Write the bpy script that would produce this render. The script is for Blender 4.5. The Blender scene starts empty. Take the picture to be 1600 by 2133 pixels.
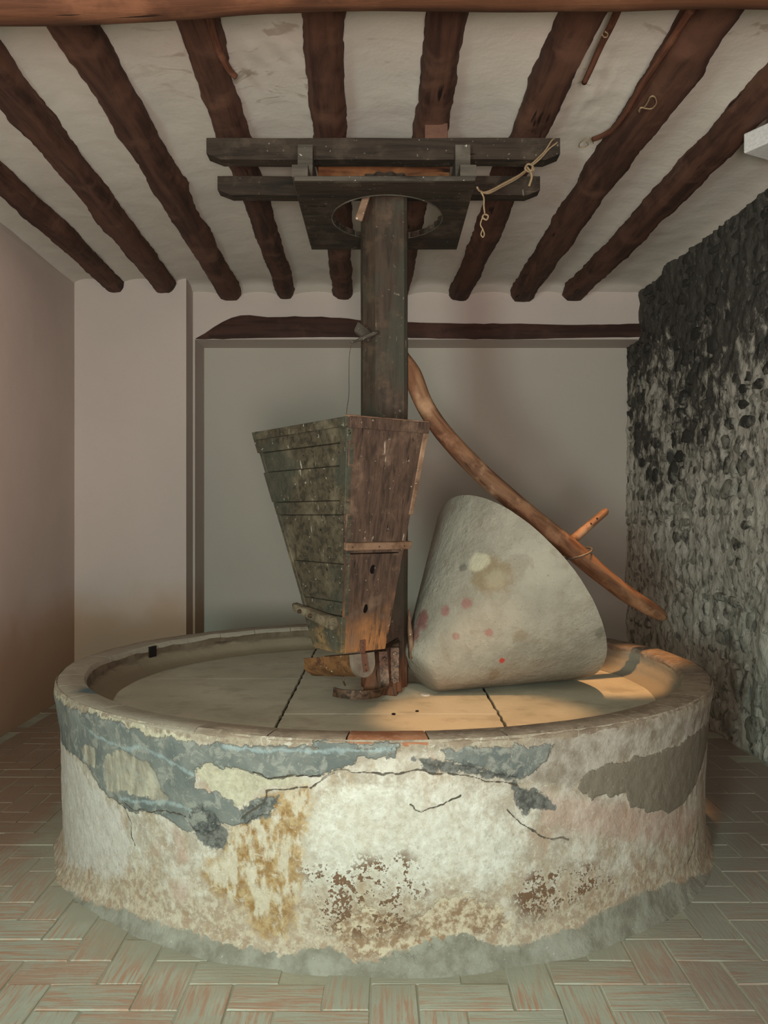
import bpy, bmesh, math, random
import numpy as np
from mathutils import Vector, Matrix, noise
random.seed(7)
scene = bpy.context.scene
C = scene.collection
PI = math.pi

# ------------------------------------------------------------------ camera, light, exposure
F, HY, HC = 1800.0, 1075.0, 1.465      # focal length in px of a 1600x2133 frame, horizon row, eye height
cd = bpy.data.cameras.new('camera'); cam = bpy.data.objects.new('camera', cd); C.objects.link(cam)
cam.location = (0, 0, HC); cam.rotation_euler = (PI/2, 0, 0)
cd.sensor_fit = 'VERTICAL'; cd.sensor_height = 36; cd.lens = 36*F/2133
cd.shift_y = (HY-1066.5)/2133; cd.clip_start = .05
scene.camera = cam
scene.view_settings.view_transform = 'Standard'; scene.view_settings.look = 'None'
scene.view_settings.gamma = 1; scene.view_settings.use_curve_mapping = False
scene.view_settings.exposure = 0.08
w = bpy.data.worlds.new('world'); scene.world = w; w.use_nodes = True
w.node_tree.nodes['Background'].inputs[0].default_value = (.62, .72, .74, 1)
w.node_tree.nodes['Background'].inputs[1].default_value = 1.0

def light(name, kind, loc, target, energy, color, **k):
    d = bpy.data.lights.new(name, kind); d.energy = energy; d.color = color
    for a, b in k.items(): setattr(d, a, b)
    o = bpy.data.objects.new(name, d); C.objects.link(o); o.location = loc
    o.rotation_euler = (Vector(target)-Vector(loc)).to_track_quat('-Z', 'Y').to_euler()
    return o
# daylight through the open doorway behind the camera, left
light('doorway_daylight', 'AREA', (-1.55, -2.05, 1.3), (-.1, 4.0, .75), 84, (.78, 1.0, .92), shape='RECTANGLE', size=.55, size_y=.95, spread=2.2)
# added warm fill for ceiling and walls, from behind the camera at right
light('warm_room_fill', 'AREA', (1.2, -1.93, 1.75), (-.9, 4.2, 2.6), 76, (1.0, .86, .80), shape='RECTANGLE', size=1.7, size_y=1.5)
light('ceiling_fill', 'SPOT', (.1, -.9, 1.15), (0, 3.3, 3.4), 640, (1.0, .85, .79), spot_size=1.5, spot_blend=1.0, shadow_soft_size=.3)  # added fill thrown up at the ceiling
light('cool_drum_fill', 'SPOT', (-.7, .1, 1.75), (-.08, 2.78, .18), 62, (.84, 1.0, .86), spot_size=1.25, spot_blend=1.0, shadow_soft_size=.12)  # added cool fill on the drum front and floor
# electric light of the room: warm spotlights under the ceiling, after one added fill
light('warm_wall_fill', 'SPOT', (1.5, .6, 2.9), (-2.6, 4.1, 2.2), 560, (1.0, .71, .62), spot_size=.82, spot_blend=1.0, shadow_soft_size=.15)  # added warm fill to brighten the left wall
light('warm_spotlight', 'SPOT', (1.30, 4.42, 3.10), (1.17, 4.42, .75), 230, (1.0, .50, .20), spot_size=.37, spot_blend=.6, shadow_soft_size=.05)
light('front_spotlight', 'SPOT', (.35, 3.05, 3.0), (.42, 3.64, .62), 170, (1.0, .53, .24), spot_size=.44, spot_blend=.6, shadow_soft_size=.04)

# ------------------------------------------------------------------ helpers
def at(px, py, Y):      # the point seen at (px, py) of the photograph at depth Y, in metres
    return Vector(((px-800)*Y/F, Y, HC-(py-HY)*Y/F))
def tag(o, label, cat, group=None, kind=None):
    o['label'] = label; o['category'] = cat
    if group: o['group'] = group
    if kind: o['kind'] = kind
    return o
def thing(name, label, cat, loc=(0, 0, 0), group=None):
    o = bpy.data.objects.new(name, None); C.objects.link(o); o.location = loc
    o.empty_display_size = .1
    return tag(o, label, cat, group)
def wloc(o):
    v = Vector((0, 0, 0))
    while o: v += o.location; o = o.parent
    return v
def obj(name, me, m, parent=None, loc=None, smooth=False, kind=None):
    """links a mesh given in world coordinates; loc is the object's own origin"""
    if isinstance(me, bmesh.types.BMesh):
        d = bpy.data.meshes.new(name); me.normal_update(); me.to_mesh(d); me.free(); me = d
    if smooth is True:
        for p in me.polygons: p.use_smooth = True
    elif smooth:
        for p in me.polygons: p.use_smooth = True
        me.set_sharp_from_angle(angle=math.radians(smooth))
    if m: me.materials.append(m)
    o = bpy.data.objects.new(name, me); C.objects.link(o)
    pw = wloc(parent) if parent else Vector((0, 0, 0))
    lw = Vector(loc) if loc is not None else pw
    me.transform(Matrix.Translation(-lw))
    o.location = lw-pw
    if parent: o.parent = parent
    if kind: o['kind'] = kind
    return o
def box(bm, lo, hi, R=None, piv=None):
    r = bmesh.ops.create_cube(bm, size=1)['verts']
    lo, hi = Vector(lo), Vector(hi)
    for v in r:
        v.co = Vector((lo[i]+(v.co[i]+.5)*(hi[i]-lo[i]) for i in range(3)))
        if R: v.co = R @ (v.co-Vector(piv))+Vector(piv)
    return r
def bevel(bm, w, seg=1):
    bmesh.ops.bevel(bm, geom=bm.edges[:], offset=w, segments=seg, affect='EDGES', profile=.5, clamp_overlap=True)
    return bm
def hexa(bm, b, t):       # 4 corners of one face and the 4 corners of the opposite face
    vs = [bm.verts.new(p) for p in list(b)+list(t)]
    for f in ((3, 2, 1, 0), (4, 5, 6, 7), (0, 1, 5, 4), (1, 2, 6, 5), (2, 3, 7, 6), (3, 0, 4, 7)):
        bm.faces.new([vs[i] for i in f])
    bmesh.ops.recalc_face_normals(bm, faces=bm.faces)
    return vs
def smoothpath(P, n):
    P = [Vector(p) for p in P]; out = []
    Q = [P[0]*2-P[1]]+P+[P[-1]*2-P[-2]]
    for i in range(len(P)-1):
        a, b, c, d = Q[i:i+4]
        for k in range(n):
            t = k/n
            out.append(.5*((2*b)+(c-a)*t+(2*a-5*b+4*c-d)*t*t+(3*b-a-3*c+d)*t**3))
    out.append(P[-1]); return out
def tube(bm, P, rad, n=10, wob=0, seed=0, cap=True, flat=1.0, up=(0, 0, 1), freq=3.0, open_ends=False):
    """a tube along the points P with UVs (round, along); rad is a number or a list; wob roughens it"""
    uv = bm.loops.layers.uv.verify()
    P = [Vector(p) for p in P]; rings = []; L = 0; Ls = []
    nrm = None
    for i, p in enumerate(P):
        t = (P[min(i+1, len(P)-1)]-P[max(i-1, 0)]).normalized()
        if nrm is None:
            u = Vector(up); nrm = (u-t*u.dot(t)); 
            if nrm.length < 1e-3: nrm = t.orthogonal()
        nrm = (nrm-t*nrm.dot(t)).normalized(); bi = t.cross(nrm)
        if i: L += (p-P[i-1]).length
        Ls.append(L)
        r = rad[i] if isinstance(rad, (list, tuple)) else rad
        ring = []
        for k in range(n):
            a = 2*PI*k/n
            q = r
            if wob: q *= 1+wob*noise.noise(Vector((math.cos(a)*1.2+seed*7.3, math.sin(a)*1.2, L*freq+seed)))*1.6+wob*.5*noise.noise(Vector((math.cos(a)*3+seed, math.sin(a)*3, L*freq*3.3)))
            ring.append(bm.verts.new(p+nrm*math.cos(a)*q+bi*math.sin(a)*q*flat))
        rings.append(ring)
    for i in range(len(rings)-1):
        for k in range(n):
            f = bm.faces.new([rings[i][k], rings[i][(k+1) % n], rings[i+1][(k+1) % n], rings[i+1][k]])
            for l, (a, b) in zip(f.loops, ((k, i), (k+1, i), (k+1, i+1), (k, i+1))): l[uv].uv = (a/n, Ls[b])
    if cap and not open_ends:
        for r_, s in ((rings[0], 1), (rings[-1], -1)):
            f = bm.faces.new(r_[::-s] if s > 0 else r_)
            for l in f.loops: l[uv].uv = (.3, 0)
    bmesh.ops.recalc_face_normals(bm, faces=bm.faces)
    return rings
def plate(name, outer, holes, thick, frame, res=1):
    """a board cut along a closed outline with holes; frame = (origin, u, v) world axes; thickness grows along u x v"""
    cu = bpy.data.curves.new(name, 'CURVE'); cu.dimensions = '2D'; cu.fill_mode = 'BOTH'; cu.extrude = thick/2
    for pts in [outer]+holes:
        s = cu.splines.new('POLY'); s.points.add(len(pts)-1); s.use_cyclic_u = True
        for q, p in zip(s.points, pts): q.co = (p[0], p[1], 0, 1)
    o = bpy.data.objects.new(name, cu); C.objects.link(o)
    me = bpy.data.meshes.new_from_object(o.evaluated_get(bpy.context.evaluated_depsgraph_get()))
    bpy.data.objects.remove(o); bpy.data.curves.remove(cu)
    O, u, v = Vector(frame[0]), Vector(frame[1]).normalized(), Vector(frame[2]).normalized()
    n = u.cross(v)
    M = Matrix((u, v, n)).transposed().to_4x4(); M.translation = O+n*thick/2
    me.transform(M)
    return me

# ------------------------------------------------------------------ materials
class NT:
    def __init__(s, name, rough=.8, spec=.3):
        s.m = bpy.data.materials.new(name); s.m.use_nodes = True; s.t = s.m.node_tree
        s.b = s.t.nodes['Principled BSDF']; s.b.inputs['Roughness'].default_value = rough
        s.b.inputs['Specular IOR Level'].default_value = spec
        s.co = s.t.nodes.new('ShaderNodeTexCoord')
    def n(s, t, **k):
        x = s.t.nodes.new('ShaderNode'+t)
        for a, b in k.items(): setattr(x, a, b)
        return x
    def link(s, a, b): s.t.links.new(a, b)
    def pos(s): return s.n('NewGeometry').outputs['Position']
    def obj(s): return s.co.outputs['Object']
    def mapv(s, v, scale, off=None):
        x = s.n('Mapping'); s.link(v, x.inputs[0]); x.inputs['Scale'].default_value = scale
        if off: x.inputs['Location'].default_value = off
        return x.outputs[0]
    def noise(s, v, scale, detail=4, rough=.6, dist=0):
        x = s.n('TexNoise'); s.link(v, x.inputs['Vector']); x.inputs['Scale'].default_value = scale
        x.inputs['Detail'].default_value = detail; x.inputs['Roughness'].default_value = rough
        x.inputs['Distortion'].default_value = dist
        return x.outputs['Fac']
    def voro(s, v, scale, feature='F1', rnd=1):
        x = s.n('TexVoronoi'); x.feature = feature; s.link(v, x.inputs['Vector']); x.inputs['Scale'].default_value = scale
        x.inputs['Randomness'].default_value = rnd
        return x.outputs['Distance']
    def ramp(s, f, a, b, lo=0., hi=1.):      # smooth step of f from a to b
        x = s.n('MapRange'); x.interpolation_type = 'SMOOTHSTEP'; s.link(f, x.inputs[0])
        x.inputs[1].default_value = a; x.inputs[2].default_value = b; x.inputs[3].default_value = lo; x.inputs[4].default_value = hi
        return x.outputs[0]
    def mix(s, f, a, b, mode='MIX'):
        x = s.n('Mix', data_type='RGBA', blend_type=mode); x.clamp_factor = True
        if isinstance(f, float): x.inputs[0].default_value = f
        else: s.link(f, x.inputs[0])
        for v, i in ((a, 6), (b, 7)):
            if isinstance(v, tuple): x.inputs[i].default_value = v+(1,) if len(v) == 3 else v
            else: s.link(v, x.inputs[i])
        return x.outputs[2]
    def math(s, op, a, b=None, c=None):
        x = s.n('Math', operation=op)
        for v, i in ((a, 0), (b, 1), (c, 2)):
            if v is None: continue
            if isinstance(v, (int, float)): x.inputs[i].default_value = v
            else: s.link(v, x.inputs[i])
        return x.outputs[0]
    def attr(s, name):
        x = s.n('Attribute'); x.attribute_name = name; return x.outputs['Fac']
    def rand(s): return s.n('ObjectInfo').outputs['Random']
    def sep(s, v):
        x = s.n('SeparateXYZ'); s.link(v, x.inputs[0]); return x.outputs
    def bump(s, h, strength=.5, dist=.01, prev=None):
        x = s.n('Bump'); s.link(h, x.inputs['Height']); x.inputs['Strength'].default_value = strength
        x.inputs['Distance'].default_value = dist
        if prev: s.link(prev, x.inputs['Normal'])
        return x.outputs[0]
    def done(s, col, bump=None, rough=None):
        s.link(col, s.b.inputs['Base Color']) if not isinstance(col, tuple) else setattr(s.b.inputs['Base Color'], 'default_value', col+(1,))
        if bump: s.link(bump, s.b.inputs['Normal'])
        if rough: s.link(rough, s.b.inputs['Roughness'])
        return s.m

def wood(name, dark, mid, light_, axis=2, s=1.0, accent=None, acc=(.62, .7), fleck=None, uv=False, bump=.6, rough=.75, world=False, zband=None, green=None):
    t = NT(name, rough, .25)
    v = t.co.outputs['UV'] if uv else (t.pos() if world else t.obj())
    sc = [26*s]*3
    sc[axis if not uv else 1] = 2.2*s
    if uv: sc = [5*s, 3.0*s, 1]
    g = t.mapv(v, sc)
    x = t.n('VectorMath', operation='ADD'); r = t.n('CombineXYZ'); t.link(t.math('MULTIPLY', t.rand(), 37.), r.inputs[0]); t.link(t.math('MULTIPLY', t.rand(), 11.), r.inputs[1])
    t.link(g, x.inputs[0]); t.link(r.outputs[0], x.inputs[1]); g = x.outputs[0]
    n1 = t.noise(g, 1.0, 8, .65, .6); n2 = t.noise(t.pos(), 7*s, 5, .6); n3 = t.noise(g, 5, 3, .5)
    c = t.mix(t.ramp(n1, .33, .62), dark, mid)
    c = t.mix(t.ramp(n2, .5, .72), c, light_)
    if green: c = t.mix(t.math('MULTIPLY', t.ramp(t.noise(t.pos(), 3.1, 3), .42, .58), .7), c, green)
    if accent:
        a = t.ramp(t.noise(t.mapv(v, [q*.35 for q in sc]), 1.3, 6, .65, .4), acc[0], acc[1])
        if zband:      # accent colour takes over lower down
            z = t.sep(t.pos())[2]; zz = t.math('ADD', z, t.math('MULTIPLY', t.math('SUBTRACT', n2, .5), zband[2]))
            a = t.math('MAXIMUM', a, t.math('MULTIPLY', t.ramp(zz, zband[0], zband[1]), t.ramp(n1, .32, .5)))
        c = t.mix(a, c, accent)
    if fleck:
        f = t.ramp(t.noise(t.pos(), 60, 2, .5), .70, .74)
        f2 = t.ramp(t.noise(t.mapv(t.pos(), (40, 40, 9)), 1, 2, .5), .72, .76)
        c = t.mix(t.math('MULTIPLY', t.math('MAXIMUM', f, f2), .8), c, fleck)
    cr = t.ramp(t.noise(t.mapv(g, (1.6, 1.6, 1.1)), 1.0, 3, .55), .26, .32)
    c = t.mix(cr, tuple(q*.35 for q in dark), c)
    b = t.bump(n1, bump, .006); b = t.bump(n3, bump*.5, .003, b); b = t.bump(cr, bump, .004, b)
    return t.done(c, b)

def plaster(name, col, col2, amt=.5, bump=.25, scale=1.2, dirt_or_glow=None):
    t = NT(name, .92, .15); p = t.pos()
    n = t.noise(p, scale, 5, .55); f = t.noise(p, 26, 5, .6)
    c = t.mix(t.math('MULTIPLY', t.ramp(n, .35, .7), amt), col, col2)
    c = t.mix(t.math('MULTIPLY', t.ramp(f, .55, .8), .25), c, tuple(q*.8 for q in col))
    if dirt_or_glow: c = dirt_or_glow(t, c)
    b = t.bump(t.noise(p, 6, 4, .5), bump, .012); b = t.bump(f, bump*.7, .003, b)
    return t.done(c, b)

def ceil_dirt(t, c):        # hand-trowelled patches and small brown scuffs
    p = t.pos()
    a = t.math('MULTIPLY', t.ramp(t.noise(t.mapv(p, (5, 11, 5)), 1.0, 6, .6, .8), .57, .66), t.ramp(t.noise(p, .8, 2), .36, .46))
    m = None
    for q in ((-.50, 3.75, 3.4), (.98, 4.1, 3.4), (1.35, 3.5, 3.4)):
        d = t.n('VectorMath', operation='DISTANCE'); t.link(p, d.inputs[0]); d.inputs[1].default_value = q
        k = t.ramp(d.outputs['Value'], .75, .2); m = k if m is None else t.math('MAXIMUM', m, k)
    return t.mix(t.math('MULTIPLY', t.math('MULTIPLY', a, t.math('ADD', m, .12)), .55), c, (.30, .23, .16))
M_ceiling = plaster('ceiling_plaster', (.66, .615, .54), (.58, .545, .48), bump=.55, dirt_or_glow=ceil_dirt)
def low_glow(t, c):         # warm glow low on the wall, painted into the plaster
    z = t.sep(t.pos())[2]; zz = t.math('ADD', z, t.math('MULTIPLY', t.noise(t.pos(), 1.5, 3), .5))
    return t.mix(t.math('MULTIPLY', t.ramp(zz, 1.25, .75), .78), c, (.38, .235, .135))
M_wall = plaster('lime_plaster', (.54, .465, .415), (.48, .42, .375), bump=.25, dirt_or_glow=low_glow)
M_recess = plaster('niche_plaster', (.47, .435, .375), (.44, .405, .35), bump=.15)
M_wood_joist = wood('joist_wood', (.042, .021, .015), (.108, .050, .032), (.145, .072, .047), 1, .5, accent=(.15, .1, .065), acc=(.66, .74), world=True, bump=.9)
M_beam = wood('main_beam_wood', (.06, .025, .013), (.11, .045, .022), (.16, .07, .035), 0, .5, accent=(.48, .40, .32), acc=(.66, .70), world=True)
M_lintel = wood('lintel_wood', (.03, .014, .01), (.062, .028, .02), (.08, .04, .028), 0, .5, world=True)
M_post = wood('post_wood', (.024, .018, .012), (.055, .036, .024), (.085, .057, .037), 2, 1.3, accent=(.16, .065, .032), acc=(.68, .74), fleck=(.16, .13, .10), green=(.040, .042, .030), zband=(.95, .6, .3))
M_hopL = wood('hopper_green_wood', (.026, .023, .015), (.078, .062, .039), (.14, .115, .075), 0, 1.2, accent=(.26, .155, .065), acc=(.68, .76), fleck=(.35, .35, .28), green=(.045, .05, .036), zband=(1.0, .82, .5), bump=.8)
M_hopR = wood('hopper_brown_wood', (.034, .021, .015), (.082, .049, .034), (.145, .09, .06), 2, 1.3, accent=(.33, .145, .055), acc=(.68, .76), fleck=(.32, .26, .2), zband=(1.12, .86, .5), bump=.8)
M_strip = wood('batten_wood', (.10, .055, .033), (.20, .12, .075), (.30, .19, .12), 0, .8, fleck=(.55, .5, .4), accent=(.45, .3, .17), acc=(.6, .7))
M_cleat = wood('cleat_wood', (.06, .048, .03), (.16, .125, .08), (.26, .22, .15), 0, 1.2, fleck=(.5, .48, .4))
M_bar = wood('crossbar_wood', (.016, .012, .008), (.040, .028, .019), (.075, .055, .038), 0, .9, accent=(.15, .10, .065), acc=(.66, .75), fleck=(.2, .18, .15), world=True)
M_orange = wood('plank_wood', (.05, .02, .010), (.20, .08, .030), (.36, .16, .06), 0, .6, accent=(.05, .02, .012), acc=(.6, .66), world=True)
M_grey = wood('weathered_wood', (.045, .038, .03), (.09, .078, .06), (.14, .125, .10), 0, .7, fleck=(.5, .48, .42), world=True)
M_pole = wood('pole_wood', (.085, .038, .02), (.24, .125, .065), (.36, .21, .12), 1, 1.0, uv=True, accent=(.42, .2, .085), acc=(.6, .7))
M_stick = wood('branch_wood', (.06, .024, .014), (.15, .06, .035), (.2, .09, .05), 1, 1.0, uv=True)
M_trough = wood('trough_wood', (.06, .026, .010), (.17, .080, .030), (.27, .155, .07), 0, .9, accent=(.07, .03, .014), acc=(.6, .66), fleck=(.5, .45, .38), world=True)
M_pale = wood('pale_end_wood', (.13, .10, .075), (.20, .16, .125), (.25, .20, .16), 0, .5, world=True, bump=.25)

def metal(name, a, b, rough=.55):
    t = NT(name, rough, .5); t.b.inputs['Metallic'].default_value = .55
    n = t.noise(t.pos(), 45, 6, .65)
    c = t.mix(t.ramp(n, .35, .65), a, b)
    c = t.mix(t.ramp(t.noise(t.pos(), 120, 2), .68, .72), c, (.4, .33, .26))
    return t.done(c, t.bump(n, .4, .002))
M_iron = metal('rusty_iron', (.035, .022, .015), (.15, .085, .052))
M_wire = metal('old_wire', (.10, .085, .07), (.2, .165, .13))
def plain(name, col, rough=.8):
    t = NT(name, rough, .2); n = t.noise(t.pos(), 90, 3)
    return t.done(t.mix(t.ramp(n, .3, .7), col, tuple(min(1, q*1.25) for q in col)), t.bump(n, .3, .002))
M_rope = plain('rope', (.25, .18, .105), .95)
M_dark = plain('dark_cavity', (.012, .009, .007), .9)
M_white = plain('white_plastic', (.55, .55, .53), .4)
M_leather = plain('strap_leather', (.11, .05, .033), .6)

# ------------------------------------------------------------------ the setting
XL, XR = -2.58, 2.215            # side walls at the far end; both lean a little with the joists
SL = -.025
def xwall(x, y, y0=7.2): return x+SL*(y-y0)
ZC = 3.43; Y1, Y2, Y3 = 7.2, 7.45, 7.83; YF = -2.0
JOISTS = [  # end depth, X there, X at Y=3.3, radius
    (7.2, -2.245, -2.137, .082), (7.2, -1.82, -1.66, .092), (7.45, -1.322, -1.215, .094), (7.45, -.848, -.719, .079),
    (7.45, -.355, -.235, .083), (7.45, .150, .251, .075), (7.45, .655, .762, .090), (7.45, 1.195, 1.252, .105), (7.45, 1.632, 1.765, .095)]
def jx(j, y):
    Ye, Xe, Xn, r = JOISTS[j]; t = (y-3.3)/(Ye-3.3); return Xn+(Xe-Xn)*t
# ceiling: plaster sagging onto each joist, with a little cove at the walls
def make_ceiling():
    bm = bmesh.new(); nx, ny = 260, 150; V = []
    for j in range(ny+1):
        y = YF-.1+(Y2+.15-YF)*j/ny; row = []
        for i in range(nx+1):
            xl, xr = xwall(XL, y)-.08, xwall(XR, y)+.08
            x = xl+(xr-xl)*i/nx
            d = min(abs(x-jx(k, y))-JOISTS[k][3] for k in range(9))
            z = ZC+.02-.028*math.exp(-max(d, 0)/.05)
            e = min(x-xl, xr-x, Y2+.05-y); z -= .05*math.exp(-max(e-.07, 0)/.05)
            z += .010*noise.noise(Vector((x*1.6, y*1.1, 0)))+.004*noise.noise(Vector((x*7, y*6, 3)))
            # rough repair plaster round the sticks
            for cx, cy, rr in ((-.49, 3.62, .28), (.95, 4.05, .35)):
                q = math.hypot(x-cx, (y-cy)*.7)
                if q < rr: z -= .022*(1-q/rr)*(.5+noise.noise(Vector((x*15, y*12, 8)))+.5*noise.noise(Vector((x*37, y*30, 8))))
            row.append(bm.verts.new((x, y, z)))
        V.append(row)
    for j in range(ny):
        for i in range(nx): bm.faces.new([V[j][i], V[j+1][i], V[j+1][i+1], V[j][i+1]])
    return obj('ceiling', bm, M_ceiling, smooth=True, kind='structure')
make_ceiling()
def wavy_panel(bm, p0, p1, z0, z1, nx, nz, amp, nrm, seed=0):   # an uneven plaster face between two plan points
    p0, p1, nrm = Vector(p0), Vector(p1), Vector(nrm); V = []
    for j in range(nz+1):
        r = []
        for i in range(nx+1):
            u, v = i/nx, j/nz; q = p0.lerp(p1, u); z = z0+(z1-z0)*v
            edge = min(u, 1-u, v, 1-v)*12
            d = amp*min(1, edge)*noise.noise(Vector((q.x*1.1+seed, q.y*1.1, z*1.1)))
            r.append(bm.verts.new(Vector((q.x, q.y, z))+nrm*d))
        V.append(r)
    for j in range(nz):
        for i in range(nx): bm.faces.new([V[j][i], V[j][i+1], V[j+1][i+1], V[j+1][i]])
    bmesh.ops.recalc_face_normals(bm, faces=bm.faces)
# left wall
bm = bmesh.new()
wavy_panel(bm, (xwall(XL, YF)-.0, YF, 0), (XL, Y1, 0), -.02, ZC+.05, 60, 30, .02, (1, 0, 0))
box(bm, (xwall(XL, YF)-.3, YF, -.02), (xwall(XL, Y1)-.12, Y1+.3, ZC+.05))
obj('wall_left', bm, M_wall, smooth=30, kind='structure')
# back wall: projecting left section, then lintel zone, then the blind niche
XP = -1.648; XN = -1.63; ZN = HC+368*Y2/F
bm = bmesh.new()
wavy_panel(bm, (XL-.02, Y1, 0), (XP, Y1, 0), -.02, ZC+.05, 24, 60, .014, (0, -1, 0), 5)
vs = [(XP, Y1), (XP, Y2+.02)]
f = [bm.verts.new((vs[0][0], vs[0][1], -.02)), bm.verts.new((vs[1][0], vs[1][1], -.02)), bm.verts.new((vs[1][0], vs[1][1], ZC+.05)), bm.verts.new((vs[0][0], vs[0][1], ZC+.05))]
bm.faces.new(f)
box(bm, (XP-.0, Y2, -.02), (XN, Y3, ZN)); box(bm, (XP, Y2, ZN), (XR+.15, Y3, ZC+.05))
box(bm, (XL-.1, Y1+.05, -.02), (XP-.005, Y3, ZC+.05))
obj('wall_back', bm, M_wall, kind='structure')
bm = bmesh.new()
wavy_panel(bm, (XN-.02, Y3, 0), (XR+.15, Y3, 0), -.02, ZN+.05, 40, 40, .012, (0, -1, 0), 9)
box(bm, (XN-.2, Y3+.03, -.02), (XR+.3, Y3+.2, ZN+.2))
obj('wall_niche', bm, M_recess, kind='structure')
# front wall behind the camera with its open doorway
bm = bmesh.new()
DX0, DX1, DZ = -2.05, -1.05, 2.15
for lo, hi in (((-2.75, 0), (DX0, ZC+.05)), ((DX1, 0), (2.75, ZC+.05)), ((DX0, DZ), (DX1, ZC+.05))):
    box(bm, (lo[0], YF-.25, lo[1]-.02), (hi[0], YF, hi[1]))
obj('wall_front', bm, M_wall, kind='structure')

# floor: worn bricks laid in herringbone on a mortar bed
t = NT('floor_mortar', .85, .25); p = t.pos(); n = t.noise(p, 5, 6, .6)
M_mortar = t.done(t.mix(t.ramp(n, .3, .7), (.33, .32, .25), (.44, .43, .34)), t.bump(t.noise(p, 60, 4), .4, .004))
t = NT('floor_brick', .72, .35); p = t.obj(); wp = t.pos()
r3 = t.n('CombineXYZ'); t.link(t.math('MULTIPLY', t.rand(), 50.), r3.inputs[0]); t.link(t.math('MULTIPLY', t.rand(), 23.), r3.inputs[1])
va = t.n('VectorMath', operation='ADD'); t.link(t.mapv(p, (5, 75, 5)), va.inputs[0]); t.link(r3.outputs[0], va.inputs[1])
st = t.noise(va.outputs[0], 1.0, 5, .6, .5)
base = t.mix(t.ramp(t.noise(wp, 3.2, 4), .35, .65), (.43, .445, .37), (.49, .505, .42))
red = t.mix(t.rand(), (.50, .26, .165), (.46, .31, .23))
amt = t.math('ADD', t.math('MULTIPLY', t.rand(), .17), t.math('MULTIPLY', t.noise(wp, 1.3, 3), .2))
c = t.mix(t.math('MULTIPLY', t.ramp(t.math('ADD', st, amt), .60, .80), .9), base, red)
c = t.mix(t.math('MULTIPLY', t.ramp(t.noise(wp, 9, 5), .5, .66), .7), c, (.44, .45, .37))
xr = t.sep(wp)[0]
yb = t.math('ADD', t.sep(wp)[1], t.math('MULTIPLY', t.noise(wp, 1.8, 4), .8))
c = t.mix(t.math('MULTIPLY', t.ramp(yb, 3.6, 4.5), .8), c, t.mix(st, (.20, .115, .075), (.32, .21, .14)))      # shadow behind the drum painted in, with redder terracotta
rd = t.n('VectorMath', operation='DISTANCE'); t.link(t.mapv(wp, (1, 1, 0)), rd.inputs[0]); rd.inputs[1].default_value = (0, 4.273, 0)
c = t.mix(t.math('MULTIPLY', t.ramp(t.math('ADD', rd.outputs['Value'], t.math('MULTIPLY', t.noise(wp, 5, 5), .35)), 1.90, 1.70), .85), c, (.37, .375, .30))  # mortar smeared round the drum
c = t.mix(t.math('MULTIPLY', t.ramp(t.math('ADD', xr, t.noise(wp, 2, 3)), 1.1, 1.7), .55), c, (.26, .235, .215))
b = t.bump(st, .5, .004); b = t.bump(t.noise(wp, 50, 4), .3, .003, b)
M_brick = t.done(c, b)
bm = bmesh.new(); box(bm, (-3, YF-.3, -.2), (2.7, Y3+.1, -.003))
floor = obj('floor', bm, M_mortar, kind='structure')
U = .143
def brick_bm(seed, L=2*U-.007, W=U-.007):
    rnd = random.Random(seed); bm = bmesh.new()
    box(bm, (-L/2, -W/2, -.03), (L/2, W/2, 0))
    for v in bm.verts: v.co += Vector((rnd.uniform(-.002, .002), rnd.uniform(-.002, .002), rnd.uniform(-.0015, .0015) if v.co.z > -.01 else 0))
    es = [e for e in bm.edges if all(v.co.z > -.01 for v in e.verts)]
    bmesh.ops.bevel(bm, geom=es, offset=.0022, segments=1, affect='EDGES')
    return bm
brick_me = []
for k in range(6):
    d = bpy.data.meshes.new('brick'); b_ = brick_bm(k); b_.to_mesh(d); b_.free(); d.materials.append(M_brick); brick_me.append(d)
PC = Vector((0, 4.273, 0)); RT, RB, RI, ZT, ZP = 1.523, 1.497, 1.39, .75, .62
X0, YR0 = -.469, 2.56
cells = []
for jy in range(-3, 36):
    for ix in range(-20, 22):
        tt = (ix+jy) % 4
        x, y = X0+ix*U, YR0+jy*U
        if tt == 0: cells.append((x+U, y+U/2, 0))
        elif tt == 2: cells.append((x+U/2, y+U, 1))
def seen(x, y):
    if y < 2.2 or y > 7.0: return False
    if x < xwall(XL, y)+.06 or x > xwall(XR, y)-.04: return False
    if math.hypot(x, y-PC.y) < 1.47: return False
    px, py = 800+F*x/y, HY+F*HC/y
    if not (-90 < px < 1690 and py < 2230): return False
    s = (px-801)/684     # in view past the mill base, seen also from a step aside
    if abs(s) < .80 and y > PC.y: return False
    return True
vis = sorted([c for c in cells if seen(c[0], c[1])], key=lambda c: math.hypot(c[0], c[1]))
rest = bmesh.new()
for k, (x, y, rot) in enumerate(vis):
    z = random.uniform(-.001, .0015)
    if k < 300:
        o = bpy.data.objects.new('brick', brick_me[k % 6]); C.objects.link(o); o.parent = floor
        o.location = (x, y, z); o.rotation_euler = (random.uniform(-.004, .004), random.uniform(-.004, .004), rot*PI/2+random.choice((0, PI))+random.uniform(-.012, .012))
    else:
        q = brick_bm(k % 6); q.transform(Matrix.Translation((x, y, z)) @ Matrix.Rotation(rot*PI/2, 4, 'Z'))
        d = bpy.data.meshes.new('tmp'); q.to_mesh(d); q.free(); rest.from_mesh(d); bpy.data.meshes.remove(d)
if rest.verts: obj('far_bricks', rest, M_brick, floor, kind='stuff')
else: rest.free()
print('bricks', len(vis))

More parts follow.
